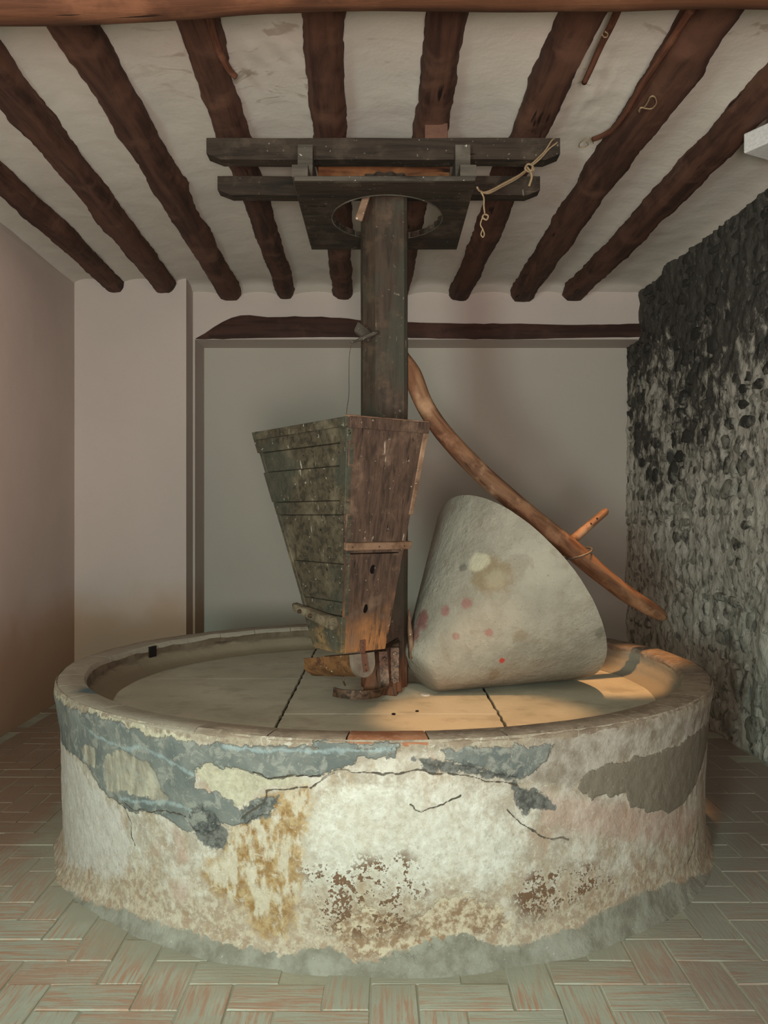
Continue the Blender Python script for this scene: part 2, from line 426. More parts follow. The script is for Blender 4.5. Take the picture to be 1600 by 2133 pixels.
# right wall: rubble stones standing proud of sooty lime mortar
def soot(name, base1, base2, soot_, bias):
    t = NT(name, .9, .2); p = t.pos(); z = t.sep(p)[2]
    m = t.mapv(p, (1, 1, .8))
    n = t.noise(m, 1.5, 4, .6); f = t.noise(m, 9, 7, .68, .3); g = t.noise(m, 34, 4, .6)
    c = t.mix(t.ramp(f, .35, .65), base1, base2)
    h = t.math('ADD', t.math('MULTIPLY', t.math('SUBTRACT', n, .5), 1.6), t.math('MULTIPLY', t.math('SUBTRACT', f, .5), 2.2))
    h = t.math('ADD', h, t.math('MULTIPLY', t.math('SUBTRACT', z, 1.6), .42))
    h = t.math('ADD', h, t.math('MULTIPLY', t.math('SUBTRACT', t.rand(), .5), .35))
    c = t.mix(t.math('MULTIPLY', t.ramp(h, bias, bias+.38), .93), c, soot_)
    k = t.noise(t.mapv(p, (1, 14, 11)), 1.0, 7, .7, .5)
    c = t.mix(t.math('MULTIPLY', t.ramp(k, .52, .60), .7), c, (.06, .055, .048))
    c = t.mix(t.math('MULTIPLY', t.ramp(g, .60, .70), .4), c, (.40, .37, .31))
    b = t.bump(f, .9, .02); b = t.bump(g, .8, .008, b)
    return t.done(c, b)
M_stone = soot('rubble_stone', (.24, .23, .19), (.46, .44, .38), (.030, .028, .026), -.10)
M_smort = soot('rubble_mortar', (.48, .45, .39), (.61, .58, .50), (.05, .046, .042), .14)
bm = bmesh.new()
Yr0, Yr1 = 4.3, Y3
V = []; ny_, nz_ = 200, 200
for j in range(nz_+1):
    r = []
    for i in range(ny_+1):
        y = Yr0+(Yr1+.05-Yr0)*i/ny_; z = -.02+(ZC+.06)*j/nz_
        n_ = noise.noise(Vector((y*4, z*4, 1)))*.022+noise.noise(Vector((y*12, z*12, 5)))*.018+noise.noise(Vector((y*27, z*27, 5)))*.008+noise.noise(Vector((y*1.3, z*1.3, 2)))*.025
        r.append(bm.verts.new((xwall(XR, y)-n_, y, z)))
    V.append(r)
for j in range(nz_):
    for i in range(ny_): bm.faces.new([V[j][i], V[j+1][i], V[j+1][i+1], V[j][i+1]])
box(bm, (xwall(XR, Yr0)-.02, YF, -.02), (xwall(XR, Yr0)+.3, Yr0+.02, ZC+.05))
box(bm, (XR+.10, Yr0, -.02), (XR+.4, Yr1, ZC+.05))
wr = obj('wall_right', bm, M_smort, smooth=True, kind='structure')
rnd = random.Random(3)
z = .03
stones = []
while z < ZC-.05:
    h = rnd.uniform(.07, .17) if z > .35 else rnd.uniform(.18, .28); y = 4.88+rnd.uniform(0, .12)
    while y < Y3-.05:
        wd = rnd.uniform(.07, .25)*(1.2 if z < .35 else 1)
        stones.append((y+wd/2, z+h/2+rnd.uniform(-.02, .02), wd, h*rnd.uniform(.7, 1.1))); y += wd+rnd.uniform(.0, .03)
    z += h+.004
stones = sorted(stones, key=lambda s: -s[2]*s[3]/s[0]**3)
small = bmesh.new()
for kst, (y, z, wd, h) in enumerate(stones):        # angular rubble faces, nearly flush, each tilted its own way
    bm = bmesh.new(); K = rnd.choice((6, 7, 8, 9))
    x0 = xwall(XR, y); prot = rnd.uniform(.008, .034)*(1.5 if z < .35 else 1)
    ty_, tz_ = rnd.uniform(-.16, .16), rnd.uniform(-.16, .16)
    angs = sorted(2*PI*(k+rnd.uniform(-.38, .38))/K for k in range(K)); rad_ = [rnd.uniform(.80, 1.16) for k in range(K)]
    def pt(a, q, rr, dx):
        dy, dz_ = math.cos(a)*q*wd/2*rr, math.sin(a)*q*h/2*rr
        return (x0+.022-dx+(ty_*dy+tz_*dz_)*(dx > 0), y+dy, z+dz_)
    rings = []
    for rr, dx in ((1.04, .0), (.93, prot*.85), (.62, prot*1.1)):
        ring = []
        for a, q in zip(angs, rad_): ring.append(bm.verts.new(pt(a, q, rr, dx+(rnd.uniform(-.005, .005) if dx else 0))))
        rings.append(ring)
    cv = bm.verts.new((x0+.022-prot*1.12, y, z))
    for a_, b_ in zip(rings, rings[1:]):
        for k in range(K): bm.faces.new([a_[k], a_[(k+1) % K], b_[(k+1) % K], b_[k]])
    for k in range(K): bm.faces.new([rings[-1][k], rings[-1][(k+1) % K], cv])
    bmesh.ops.recalc_face_normals(bm, faces=bm.faces)
    if sum(f.normal.x for f in bm.faces) > 0: bmesh.ops.reverse_faces(bm, faces=bm.faces)
    if kst < 298: obj('stone', bm, M_stone, wr, loc=(x0, y, z), smooth=50)
    else:
        d = bpy.data.meshes.new('tmp'); bm.to_mesh(d); bm.free(); small.from_mesh(d); bpy.data.meshes.remove(d)
obj('small_stones', small, M_stone, wr, smooth=50, kind='stuff')

# ------------------------------------------------------------------ ceiling timbers
jl = ['leftmost ceiling joist, meeting the back corner by the left wall', 'second ceiling joist from the left, dark and ending on the projecting wall',
      'third ceiling joist from the left, thick with a knot halfway', 'fourth ceiling joist from the left, with a curved stick along it',
      'fifth ceiling joist from the left, passing left of the post', 'sixth ceiling joist from the left, reddish, behind the post top',
      'seventh ceiling joist, with rope hanging in front and a bamboo stick beside it', 'eighth ceiling joist, thick, with a twine loop on its underside',
      'rightmost ceiling joist, running beside the sooty stone wall']
for k, (Ye, Xe, Xn, r) in enumerate(JOISTS):
    bm = bmesh.new(); P = []; R = []
    n = 170
    for i in range(n+1):
        y = 2.45+(Ye+.04-2.45)*i/n
        P.append((jx(k, y)+.018*noise.noise(Vector((y*.9, k*5.1, 0))), y, 3.40+.012*noise.noise(Vector((y*.8, k*3.3, 7)))))
        q = r*(1+.10*noise.noise(Vector((y*1.7, k*9.7, 4))))
        if k == 2: q *= 1+.16*math.exp(-((y-5.05)/.09)**2)
        R.append(q)
    tube(bm, P, R, 20, wob=.12, seed=k+1, freq=2.4)
    for v in bm.verts:      # axe-hewn: flatter below and at the sides
        zf = 3.40-R[0]*.80+.006*noise.noise(v.co*6)
        if v.co.z < zf: v.co.z = zf+(v.co.z-zf)*.25
        v.co.x += .007*noise.noise(v.co*11)+.006*noise.noise(v.co*27); v.co.z += .004*noise.noise(v.co*19+Vector((5, 5, 5)))
    o = obj('ceiling_joist', bm, M_wood_joist, loc=P[-1], smooth=50)
    tag(o, jl[k], 'beam', 'rough round joists across the ceiling')
# main cross beam, nearest to the camera
bm = bmesh.new()
P = []; R = []
for i in range(61):
    x = -2.6+5.1*i/60
    lo = .045*(1/(1+math.exp((x+.55)*9)))
    P.append((x, 2.72, 3.212-lo+.006*noise.noise(Vector((x*2, 0, 0))))); R.append(.138+.01*noise.noise(Vector((x*1.3, 3, 0))))
tube(bm, P, R, 20, wob=.035, seed=40, freq=1.5)
tag(obj('main_beam', bm, M_beam, loc=(0, 2.72, 3.08), smooth=50), 'thick reddish cross beam at the top edge, carrying the joists', 'beam')
# lintel over the blind niche
bm = bmesh.new()
top = [(408, 704), (425, 694), (450, 678), (480, 662), (510, 655), (560, 661), (620, 659), (700, 661), (760, 668), (850, 671), (960, 674), (1080, 674), (1200, 677), (1330, 674)]
bot = [(408, 706), (425, 707), (450, 706), (480, 706), (510, 705), (560, 704), (620, 703), (700, 702), (760, 703), (850, 704), (960, 706), (1080, 707), (1200, 704), (1345, 702)]
uvl = bm.loops.layers.uv.verify(); rows = []
N = 50
for i in range(N+1):
    s = i/N; x = 408+s*(1345-408)
    ty = np.interp(x, [q[0] for q in top], [q[1] for q in top])+1.5*noise.noise(Vector((x*.05, 0, 0)))
    by = np.interp(x, [q[0] for q in bot], [q[1] for q in bot])+1.2*noise.noise(Vector((x*.04, 5, 0)))
    a, b = at(x, ty, Y2), at(x, by, Y2)
    fr = .028*min(1, s*8+.1)
    rows.append([bm.verts.new((a.x, Y2+.05, a.z)), bm.verts.new((a.x, Y2-fr*.6, a.z-.004)), bm.verts.new((a.x, Y2-fr, (a.z*.7+b.z*.3))),
                 bm.verts.new((a.x, Y2-fr*1.05, a.z*.2+b.z*.8)), bm.verts.new((a.x, Y2-fr*.8, b.z)), bm.verts.new((a.x, Y2+.05, b.z))])
for a, b in zip(rows, rows[1:]):
    for k in range(6): bm.faces.new([a[k], a[(k+1) % 6], b[(k+1) % 6], b[k]])
bm.faces.new(rows[0]); bm.faces.new(rows[-1][::-1]); bmesh.ops.recalc_face_normals(bm, faces=bm.faces)
tag(obj('lintel', bm, M_lintel, loc=at(870, 705, Y2), smooth=50), 'dark timber lintel over the blind niche in the back wall', 'beam')
# sticks lying up against the ceiling
def stick(name, pts, r, label, seed, zc=None, m=M_stick, cat='stick', group=None):
    P = []
    for px, py, zz in pts:
        Y = F*(zz-HC)/(HY-py); P.append(at(px, py, Y))
    bm = bmesh.new(); S = smoothpath(P, 5)
    n = len(S)
    rr = [r*(1-.25*i/n) for i in range(n)]; tube(bm, S, rr, 9, wob=.08, seed=seed, freq=5)
    o = obj(name, bm, m, loc=P[-1], smooth=True); tag(o, label, cat, group); return o
stick('curved_stick', [(434, 20, 3.34), (441, 55, 3.34), (452, 95, 3.34), (468, 128, 3.335), (480, 148, 3.33), (491, 160, 3.32)], .017, 'thin curved reddish stick along the fourth joist', 1)
stick('bamboo_stick', [(1291, 12, 3.33), (1272, 55, 3.33), (1252, 95, 3.33), (1232, 140, 3.33), (1217, 172, 3.33)], .015, 'straight bamboo-like stick right of the seventh joist', 2)
stick('bent_branch', [(1440, 20, 3.335), (1405, 75, 3.335), (1365, 135, 3.335), (1330, 190, 3.335), (1300, 240, 3.34), (1278, 268, 3.35), (1256, 282, 3.36), (1236, 290, 3.37)], .017, 'long bent branch running along the left side of the eighth joist', 3)
def cord(name, pts, r, label, cat='twine', m=M_rope, parent=None, n=6):
    bm = bmesh.new(); tube(bm, smoothpath(pts, n), r, 6, wob=.12, seed=len(pts), freq=30)
    o = obj(name, bm, m, parent, loc=pts[0] if not parent else None, smooth=True)
    if label: tag(o, label, cat)
    return o
def zp(px, py, zz): return at(px, py, F*(zz-HC)/(HY-py))
tw = cord('twine_loop', [zp(a, b, 3.285) for a, b in ((1330, 232), (1335, 224), (1345, 226), (1358, 226), (1367, 216), (1366, 205), (1360, 200), (1354, 203), (1350, 212), (1342, 223), (1334, 226), (1332, 234))], .0032, 'small twine loop under the eighth joist')
tw = cord('twine_tie', [zp(a, b, 3.36) for a, b in ((1236, 298), (1228, 288), (1219, 289), (1208, 298), (1207, 306), (1216, 307), (1226, 301), (1222, 296), (1232, 292))], .0028, 'frayed twine at the tip of the bent branch')
tw = cord('branch_tie', [zp(a, b, 3.31) for a, b in ((1254, 72), (1258, 77), (1264, 77), (1266, 70), (1260, 66))], .003, 'pale twine tied round the bamboo-like stick')
# pale boxy fitting at the right edge of the ceiling, not a lamp
bm = bmesh.new(); bx = box(bm, (1.85, 3.96, 3.215), (2.07, 4.20, 3.31), Matrix.Rotation(.5, 3, 'Z'), (1.85, 3.96, 3.2)); bevel(bm, .006, 2)
fx = obj('pale_fitting', bm, M_white, loc=(1.82, 4.06, 3.38)); tag(fx, 'pale boxy fitting under the rightmost joist at the photo edge', 'fitting')
bm = bmesh.new(); box(bm, (1.86, 4.10, 3.30), (1.96, 4.18, 3.44)); obj('bracket', bm, M_white, fx)

# ------------------------------------------------------------------ the mill base
mill = thing('millstone_pan', 'big round plastered masonry millstone pan with patched, peeling side', 'millstone pan', PC)
def cyl_uv(px, py):     # picture point on the drum -> (arc length from the front, height)
    dx, dz = (px-800)/F, -(py-HY)/F
    R = RB+.008
    a = dx*dx+1; b = -2*PC.y; c = PC.y**2-R*R; disc = b*b-4*a*c
    Y = (-b-math.sqrt(disc))/(2*a) if disc > 0 else -b/(2*a)
    X = dx*Y
    th = math.atan2(X, PC.y-Y)
    return th*R, HC+dz*Y
def sdf(S, Z, poly, closed=True, width=0.):    # signed distance, positive inside
    P = np.array([cyl_uv(*p) for p in poly]); Q = np.roll(P, -1, 0) if closed else P[1:]
    A = P if closed else P[:-1]
    D = np.full(S.shape, 1e9); ins = np.zeros(S.shape, bool)
    for (ax, ay), (bx_, by_) in zip(A, Q):
        ex, ey = bx_-ax, by_-ay; l = ex*ex+ey*ey+1e-12
        t_ = np.clip(((S-ax)*ex+(Z-ay)*ey)/l, 0, 1)
        D = np.minimum(D, np.hypot(S-ax-t_*ex, Z-ay-t_*ey))
        if closed:
            cnd = (ay > Z) != (by_ > Z)
            with np.errstate(divide='ignore', invalid='ignore'):
                xx = ax+(Z-ay)/(by_-ay)*ex
            ins ^= cnd & (S < xx)
    return np.where(ins, D, -D) if closed else width-D
LAY = {
 'blue': [[(105, 1440), (250, 1500), (330, 1530), (420, 1545), (480, 1548), (620, 1552), (700, 1550), (830, 1555), (820, 1572), (760, 1578), (720, 1592), (668, 1614), (610, 1612), (560, 1618), (500, 1600), (425, 1590), (405, 1605), (408, 1640), (450, 1650), (470, 1672), (500, 1690), (530, 1668), (575, 1665), (566, 1690), (520, 1710), (470, 1720), (430, 1735), (390, 1735), (330, 1700), (290, 1692), (255, 1685), (225, 1660), (205, 1640), (185, 1600), (160, 1575), (125, 1545)],
          [(920, 1560), (1060, 1550), (1150, 1550), (1135, 1580), (1110, 1610), (1080, 1620), (1000, 1598), (930, 1585)],
          [(655, 1540), (835, 1545), (835, 1556), (650, 1556)]],
 'hole': [[(212, 1590), (225, 1572), (262, 1562), (318, 1590), (332, 1640), (350, 1668), (330, 1674), (285, 1655), (222, 1645)],
          [(170, 1555), (200, 1560), (198, 1600), (178, 1590)]],
 'cream': [[(112, 1436), (150, 1458), (148, 1476), (128, 1474)], [(190, 1470), (260, 1500), (330, 1518), (400, 1535), (420, 1560), (395, 1585), (350, 1560), (300, 1535), (240, 1520), (205, 1500)],
           [(395, 1545), (540, 1560), (600, 1600), (640, 1628), (560, 1640), (520, 1665), (480, 1685), (440, 1650), (410, 1610)]],
 'dark': [[(385, 1690), (420, 1680), (450, 1700), (475, 1730), (478, 1760), (455, 1776), (420, 1760), (395, 1730)],
          [(860, 1582), (950, 1590), (1010, 1598), (1070, 1610), (1075, 1626), (1000, 1616), (920, 1604), (880, 1602)],
          [(1068, 1620), (1100, 1640), (1125, 1655), (1160, 1682), (1135, 1690), (1095, 1690), (1072, 1660)],
          [(500, 1690), (545, 1665), (580, 1660), (560, 1700), (510, 1720)]],
 'brown': [[(1200, 1645), (1218, 1610), (1270, 1590), (1330, 1575), (1400, 1555), (1455, 1520), (1478, 1500), (1476, 1560), (1460, 1620), (1435, 1670), (1410, 1690), (1360, 1690), (1315, 1680), (1300, 1655), (1260, 1655), (1235, 1665)]],
 'worn': [[(1095, 1545), (1250, 1520), (1390, 1490), (1490, 1455), (1490, 1500), (1380, 1560), (1280, 1590), (1200, 1640), (1130, 1640), (1080, 1610)], [(300, 1535), (420, 1552), (500, 1560), (470, 1590), (400, 1570)]],
 'ochre': [[(455, 1780), (500, 1700), (545, 1650), (640, 1640), (655, 1690), (630, 1760), (622, 1860), (600, 1960), (540, 1950), (500, 1900), (440, 1870), (410, 1820)]],
 'white': [[(632, 1690), (700, 1640), (860, 1640), (1020, 1670), (1100, 1740), (1080, 1820), (960, 1850), (860, 1870), (760, 1830), (640, 1860)]],
 'speck': [[(622, 1800), (700, 1790), (850, 1770), (900, 1850), (880, 1960), (760, 1980), (640, 1950)], [(1060, 1860), (1130, 1800), (1260, 1790), (1300, 1850), (1180, 1910), (1080, 1930)]],
 'peel': [[(680, 1930), (760, 1880), (850, 1920), (930, 1870), (1030, 1880), (1060, 1930), (980, 1960), (860, 1990), (740, 1995)]],
 'skirt': [[(100, 1800), (160, 1858), (230, 1893), (300, 1915), (370, 1938), (450, 1958), (540, 1982), (600, 1990), (650, 1975), (690, 1975), (740, 2000), (800, 1995), (880, 1970), (960, 1950), (1060, 1975), (1130, 1960), (1200, 1930), (1300, 1880), (1380, 1850), (1470, 1815), (1500, 1790), (1500, 2200), (60, 2200)]],
 'pink': [[(355, 1735), (378, 1740), (385, 1800), (368, 1800)], [(350, 1840), (390, 1850), (380, 1885), (355, 1870)], [(1130, 1650), (1240, 1665), (1460, 1690), (1440, 1760), (1250, 1740), (1140, 1730)]],
 'lilac': [[(118, 1530), (150, 1580), (190, 1640), (240, 1700), (260, 1760), (250, 1830), (140, 1800), (110, 1700)]],
}
LINES = {
 'streak': ([[(185, 1515), (230, 1545), (270, 1560), (300, 1552), (340, 1572), (385, 1602), (402, 1612)], [(250, 1665), (300, 1672), (345, 1672), (395, 1690)], [(470, 1552), (600, 1562), (700, 1560), (820, 1556)]], .005),
 'crack': ([[(255, 1675), (300, 1695), (340, 1688), (385, 1705)], [(505, 1700), (520, 1690), (548, 1680), (552, 1652), (580, 1642), (640, 1640)], [(690, 1608), (700, 1602), (740, 1606), (800, 1612), (860, 1606), (940, 1612)],
            [(645, 1642), (700, 1606)], [(860, 1678), (880, 1690), (925, 1680), (955, 1655)], [(1055, 1690), (1090, 1715), (1130, 1745), (1185, 1748)], [(270, 1760), (262, 1740), (268, 1720), (255, 1690), (240, 1672)],
            [(1460, 1700), (1455, 1760), (1440, 1800)], [(940, 1612), (1000, 1622), (1080, 1636)], [(530, 1608), (560, 1616), (600, 1614), (668, 1616)]], .0022),
}
th = np.concatenate([np.linspace(-1.3, 1.3, 1050, endpoint=False), np.linspace(1.3, 2*PI-1.3, 250, endpoint=False)]); th = np.where(th > PI, th-2*PI, th); NTH = len(th)
zz = np.concatenate([np.linspace(-.01, .02, 5), np.linspace(.025, .70, 180), np.linspace(.705, ZT, 12)])
TH, ZZ = np.meshgrid(th, zz, indexing='ij')
layers = {}
front = np.abs(th) < 1.3
SF, ZF = TH[front]*(RB+.008), ZZ[front]
wx = np.array([noise.fractal(Vector((a*14, b*14, 0)), 1.0, 2.0, 4)*.012 for a, b in zip(SF.ravel(), ZF.ravel())]).reshape(SF.shape)
wz = np.array([noise.fractal(Vector((a*14, b*14, 7)), 1.0, 2.0, 4)*.012 for a, b in zip(SF.ravel(), ZF.ravel())]).reshape(SF.shape)
SF = SF+wx; ZF = ZF+wz
for name, polys in LAY.items():
    D = np.full(TH.shape, -1.)
    for p in polys: D[front] = np.maximum(D[front], sdf(SF, ZF, p))
    layers[name] = np.clip(D, -.2, .2)
for name, (polys, wd) in LINES.items():
    D = np.full(TH.shape, -1.)
    for p in polys: D[front] = np.maximum(D[front], sdf(SF, ZF, p, False, wd))
    layers[name] = np.clip(D, -.2, .2)
bm = None
co = np.zeros((NTH, len(zz), 3))
Rz = np.interp(zz, [-.01, .0, .02, .05, .10, .35, .55, .66, .70, .72, .74, .75], [1.53, 1.525, 1.512, 1.500, 1.490, 1.492, 1.500, 1.512, 1.520, 1.523, 1.521, 1.515])
for i in range(NTH):
    for j in range(len(zz)):
        v = Vector((math.cos(th[i])*1.5, math.sin(th[i])*1.5, zz[j]))
        amp = min(1, (ZT-zz[j])/.05)
        r = Rz[j]+.010*noise.noise(v*1.6)*amp+.006*noise.noise(v*5)*amp+.0022*noise.noise(v*22)
        if zz[j] < .06: r += .022*noise.noise(v*3.3)*(.06-zz[j])/.06
        co[i, j] = (math.sin(th[i])*r, PC.y-math.cos(th[i])*r, zz[j])
def sm(x, w_): return 1/(1+np.exp(-np.clip(x/w_, -30, 30)))
disp = .004*sm(layers['blue'], .004)*(1-sm(layers['hole'], .004))+.003*sm(layers['brown'], .004)+.005*sm(layers['skirt'], .006)-.003*sm(layers['dark'], .004)-.003*sm(layers['peel'], .006)
nrm = np.stack([np.sin(TH), -np.cos(TH), 0*TH], -1)
co += nrm*disp[..., None]
idx = np.arange(NTH*len(zz)).reshape(NTH, -1)
a = idx[:, :-1]; b = np.roll(idx, -1, 0)[:, :-1]; c_ = np.roll(idx, -1, 0)[:, 1:]; d_ = idx[:, 1:]
faces = np.stack([a, b, c_, d_], -1).reshape(-1, 4)
me = bpy.data.meshes.new('drum'); me.from_pydata(co.reshape(-1, 3).tolist(), [], faces.tolist()); me.update()
for name, D in layers.items():
    at_ = me.attributes.new('m_'+name, 'FLOAT', 'POINT'); at_.data.foreach_set('value', D.reshape(-1).astype(np.float32))
# drum plaster: each coat of render, limewash or stain is a region with a ragged border
t = NT('drum_plaster', .86, .25); p = t.pos(); z = t.sep(p)[2]
n1 = t.noise(p, 3.2, 5, .6); n2 = t.noise(p, 11, 6, .65); n3 = t.noise(p, 38, 6, .65); n4 = t.noise(t.mapv(p, (20, 20, 8)), 1.0, 5, .6); n5 = t.noise(p, 95, 3, .6)
c = t.mix(t.ramp(n1, .35, .65), (.37, .31, .245), (.45, .395, .325))
c = t.mix(t.math('MULTIPLY', t.ramp(n2, .42, .62), .75), c, (.66, .625, .55))
c = t.mix(t.math('MULTIPLY', t.ramp(n4, .54, .68), .55), c, (.38, .28, .17))
c = t.mix(t.math('MULTIPLY', t.ramp(n3, .56, .72), .45), c, (.70, .67, .60))
n6 = t.noise(p, 19, 7, .7, .6); n7 = t.noise(t.mapv(p, (9, 9, 5)), 1.0, 6, .68, .4)
c = t.mix(t.math('MULTIPLY', t.ramp(n7, .51, .63), .58), c, (.40, .27, .19))
c = t.mix(t.math('MULTIPLY', t.ramp(n6, .55, .63), .45), c, (.30, .255, .20))
c = t.mix(t.math('MULTIPLY', t.ramp(n6, .44, .36), .4), c, (.70, .66, .58))
# damp staining and flaking above the floor
zz_ = t.math('ADD', z, t.math('MULTIPLY', t.math('SUBTRACT', n2, .5), .5))
c = t.mix(t.math('MULTIPLY', t.ramp(zz_, .33, .12), .65), c, t.mix(t.ramp(n3, .42, .6), (.33, .22, .14), (.56, .47, .35)))
def lay(c, name, col, amp=.05, soft=.006, op=1.0, n=None, off=0.):
    e = t.math('ADD', t.attr('m_'+name), t.math('MULTIPLY', t.math('SUBTRACT', n if n else n2, .5), amp))
    e = t.math('ADD', e, t.math('MULTIPLY', t.math('SUBTRACT', n3, .5), amp))
    e = t.math('ADD', e, t.math('MULTIPLY', t.math('SUBTRACT', n5, .5), amp*.4))
    m = t.math('MULTIPLY', t.ramp(e, off-soft, off+soft), op)
    return t.mix(m, c, col), m
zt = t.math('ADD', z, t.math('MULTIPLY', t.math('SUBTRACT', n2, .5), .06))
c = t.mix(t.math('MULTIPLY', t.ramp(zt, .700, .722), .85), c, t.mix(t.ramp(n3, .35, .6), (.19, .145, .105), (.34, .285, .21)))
c, _ = lay(c, 'lilac', t.mix(n3, (.50, .47, .44), (.66, .62, .58)), .05, .02, .7)
c, _ = lay(c, 'white', t.mix(t.ramp(n3, .3, .7), (.56, .53, .45), (.76, .75, .68)), .16, .06, .66)
c, _ = lay(c, 'ochre', t.mix(t.ramp(n3, .35, .65), (.27, .145, .05), (.46, .33, .18)), .10, .02, 1.0, None, .0)
c = t.mix(t.math('MULTIPLY', t.ramp(t.attr('m_ochre'), -.02, .03), t.math('MULTIPLY', t.ramp(n4, .47, .58), .7)), c, (.62, .57, .47))
c = t.mix(t.math('MULTIPLY', t.ramp(t.noise(p, 46, 7, .75, .4), .53, .60), .30), c, (.36, .29, .215))
c = t.mix(t.math('MULTIPLY', t.ramp(t.noise(p, 27, 7, .75, .8), .56, .60), .35), c, (.70, .67, .60))
c, _ = lay(c, 'pink', (.47, .31, .25), .06, .03, .55)
c, mw = lay(c, 'worn', t.mix(t.ramp(n2, .35, .62), (.22, .18, .14), (.42, .37, .32)), .06, .02, .85)
c, mc = lay(c, 'cream', t.mix(t.ramp(n3, .3, .7), (.38, .34, .25), (.55, .51, .38)), .05, .006, .9)
c, mb = lay(c, 'blue', t.mix(t.ramp(n1, .38, .62), (.125, .138, .132), (.21, .218, .20)), .04, .003)
c, mh = lay(c, 'hole', t.mix(t.ramp(n4, .35, .65), (.26, .23, .18), (.46, .42, .33)), .035, .003)
c, mbr = lay(c, 'brown', t.mix(n3, (.18, .15, .115), (.23, .195, .15)), .022, .002)
c, mp = lay(c, 'peel', t.mix(t.ramp(n3, .4, .6), (.28, .18, .11), (.56, .47, .35)), .10, .004)
sp = t.ramp(t.math('ADD', t.math('ADD', t.math('MULTIPLY', n3, .5), t.math('MULTIPLY', n5, .5)), t.math('MULTIPLY', t.math('SUBTRACT', n2, .5), .7)), .53, .55)
ms = t.math('MULTIPLY', sp, t.ramp(t.math('ADD', t.attr('m_speck'), t.math('MULTIPLY', t.math('SUBTRACT', n1, .5), .2)), -.02, .05))
c = t.mix(ms, c, (.17, .095, .055))
c, mk = lay(c, 'skirt', t.mix(t.ramp(n2, .35, .65), (.20, .185, .145), (.32, .31, .26)), .05, .004)
c, md = lay(c, 'dark', t.mix(t.ramp(n3, .4, .6), (.055, .058, .055), (.15, .15, .14)), .06, .006, .95)
c = t.mix(t.math('MULTIPLY', t.math('MULTIPLY', mb, t.ramp(n6, .5, .6)), .6), c, (.34, .335, .29))
c, mst = lay(c, 'streak', (.33, .41, .42), .016, .006, .6, n3)
c = t.mix(t.math('MULTIPLY', t.ramp(n5, .66, .74), .45), c, (.72, .70, .62))
c = t.mix(t.math('MULTIPLY', t.ramp(t.noise(p, 60, 5, .7), .56, .66), .28), c, (.20, .15, .10))
ck = t.ramp(t.math('ADD', t.attr('m_crack'), t.math('MULTIPLY', t.math('SUBTRACT', n3, .5), .008)), -.0012, .0008)
c = t.mix(t.math('MULTIPLY', ck, t.ramp(n1, .3, .5)), c, (.10, .08, .06))
hh = t.math('ADD', t.math('MULTIPLY', mb, .5), t.math('MULTIPLY', mbr, .6)); hh = t.math('SUBTRACT', hh, t.math('MULTIPLY', mh, .5))
hh = t.math('SUBTRACT', hh, t.math('MULTIPLY', mp, .5)); hh = t.math('SUBTRACT', hh, t.math('MULTIPLY', ms, .6)); hh = t.math('SUBTRACT', hh, t.math('MULTIPLY', md, .6)); hh = t.math('SUBTRACT', hh, ck)
b = t.bump(n2, .6, .014); b = t.bump(n3, .7, .006, b); b = t.bump(hh, .8, .006, b); b = t.bump(n5, .4, .002, b)
M_drum = t.done(c, b)
drum = obj('drum', me, M_drum, mill, smooth=True)
drum['label'] = 'curved side in patched grey, cream and ochre plaster'

# rim: curb bricks laid round the edge, worn smooth
def rimmat(name, a_, b_, d_=None):
    t = NT(name, .8, .25); p = t.pos(); n = t.noise(p, 9, 6, .6); f = t.noise(p, 40, 5, .65)
    v = t.sep(p)
    c = t.mix(t.ramp(n, .35, .65), a_, b_); c = t.mix(t.math('MULTIPLY', t.ramp(f, .52, .65), .5), c, d_ or (.42, .36, .265))
    if not d_:
        c = t.mix(t.math('MULTIPLY', t.ramp(t.math('ADD', t.math('MULTIPLY', v[0], -1.), t.noise(p, 3, 4)), .9, 1.3), .7), c, (.36, .335, .27))
    bl = t.n('VectorMath', operation='DISTANCE'); t.link(t.mapv(p, (1.0, 1.0, 1)), bl.inputs[0]); bl.inputs[1].default_value = (-1.18, 3.55, .75)
    c = t.mix(t.math('MULTIPLY', t.ramp(t.math('ADD', bl.outputs['Value'], t.math('MULTIPLY', t.math('SUBTRACT', n, .5), .25)), .10, .03), .85), c, (.045, .12, .155))
    b = t.bump(n, .6, .01); b = t.bump(f, .6, .004, b)
    return t.done(c, b)
M_rim = rimmat('rim_mortar', (.20, .15, .11), (.32, .25, .185))
M_rimr = rimmat('rim_terracotta', (.30, .11, .055), (.40, .185, .10), (.45, .33, .23))
NB = 36
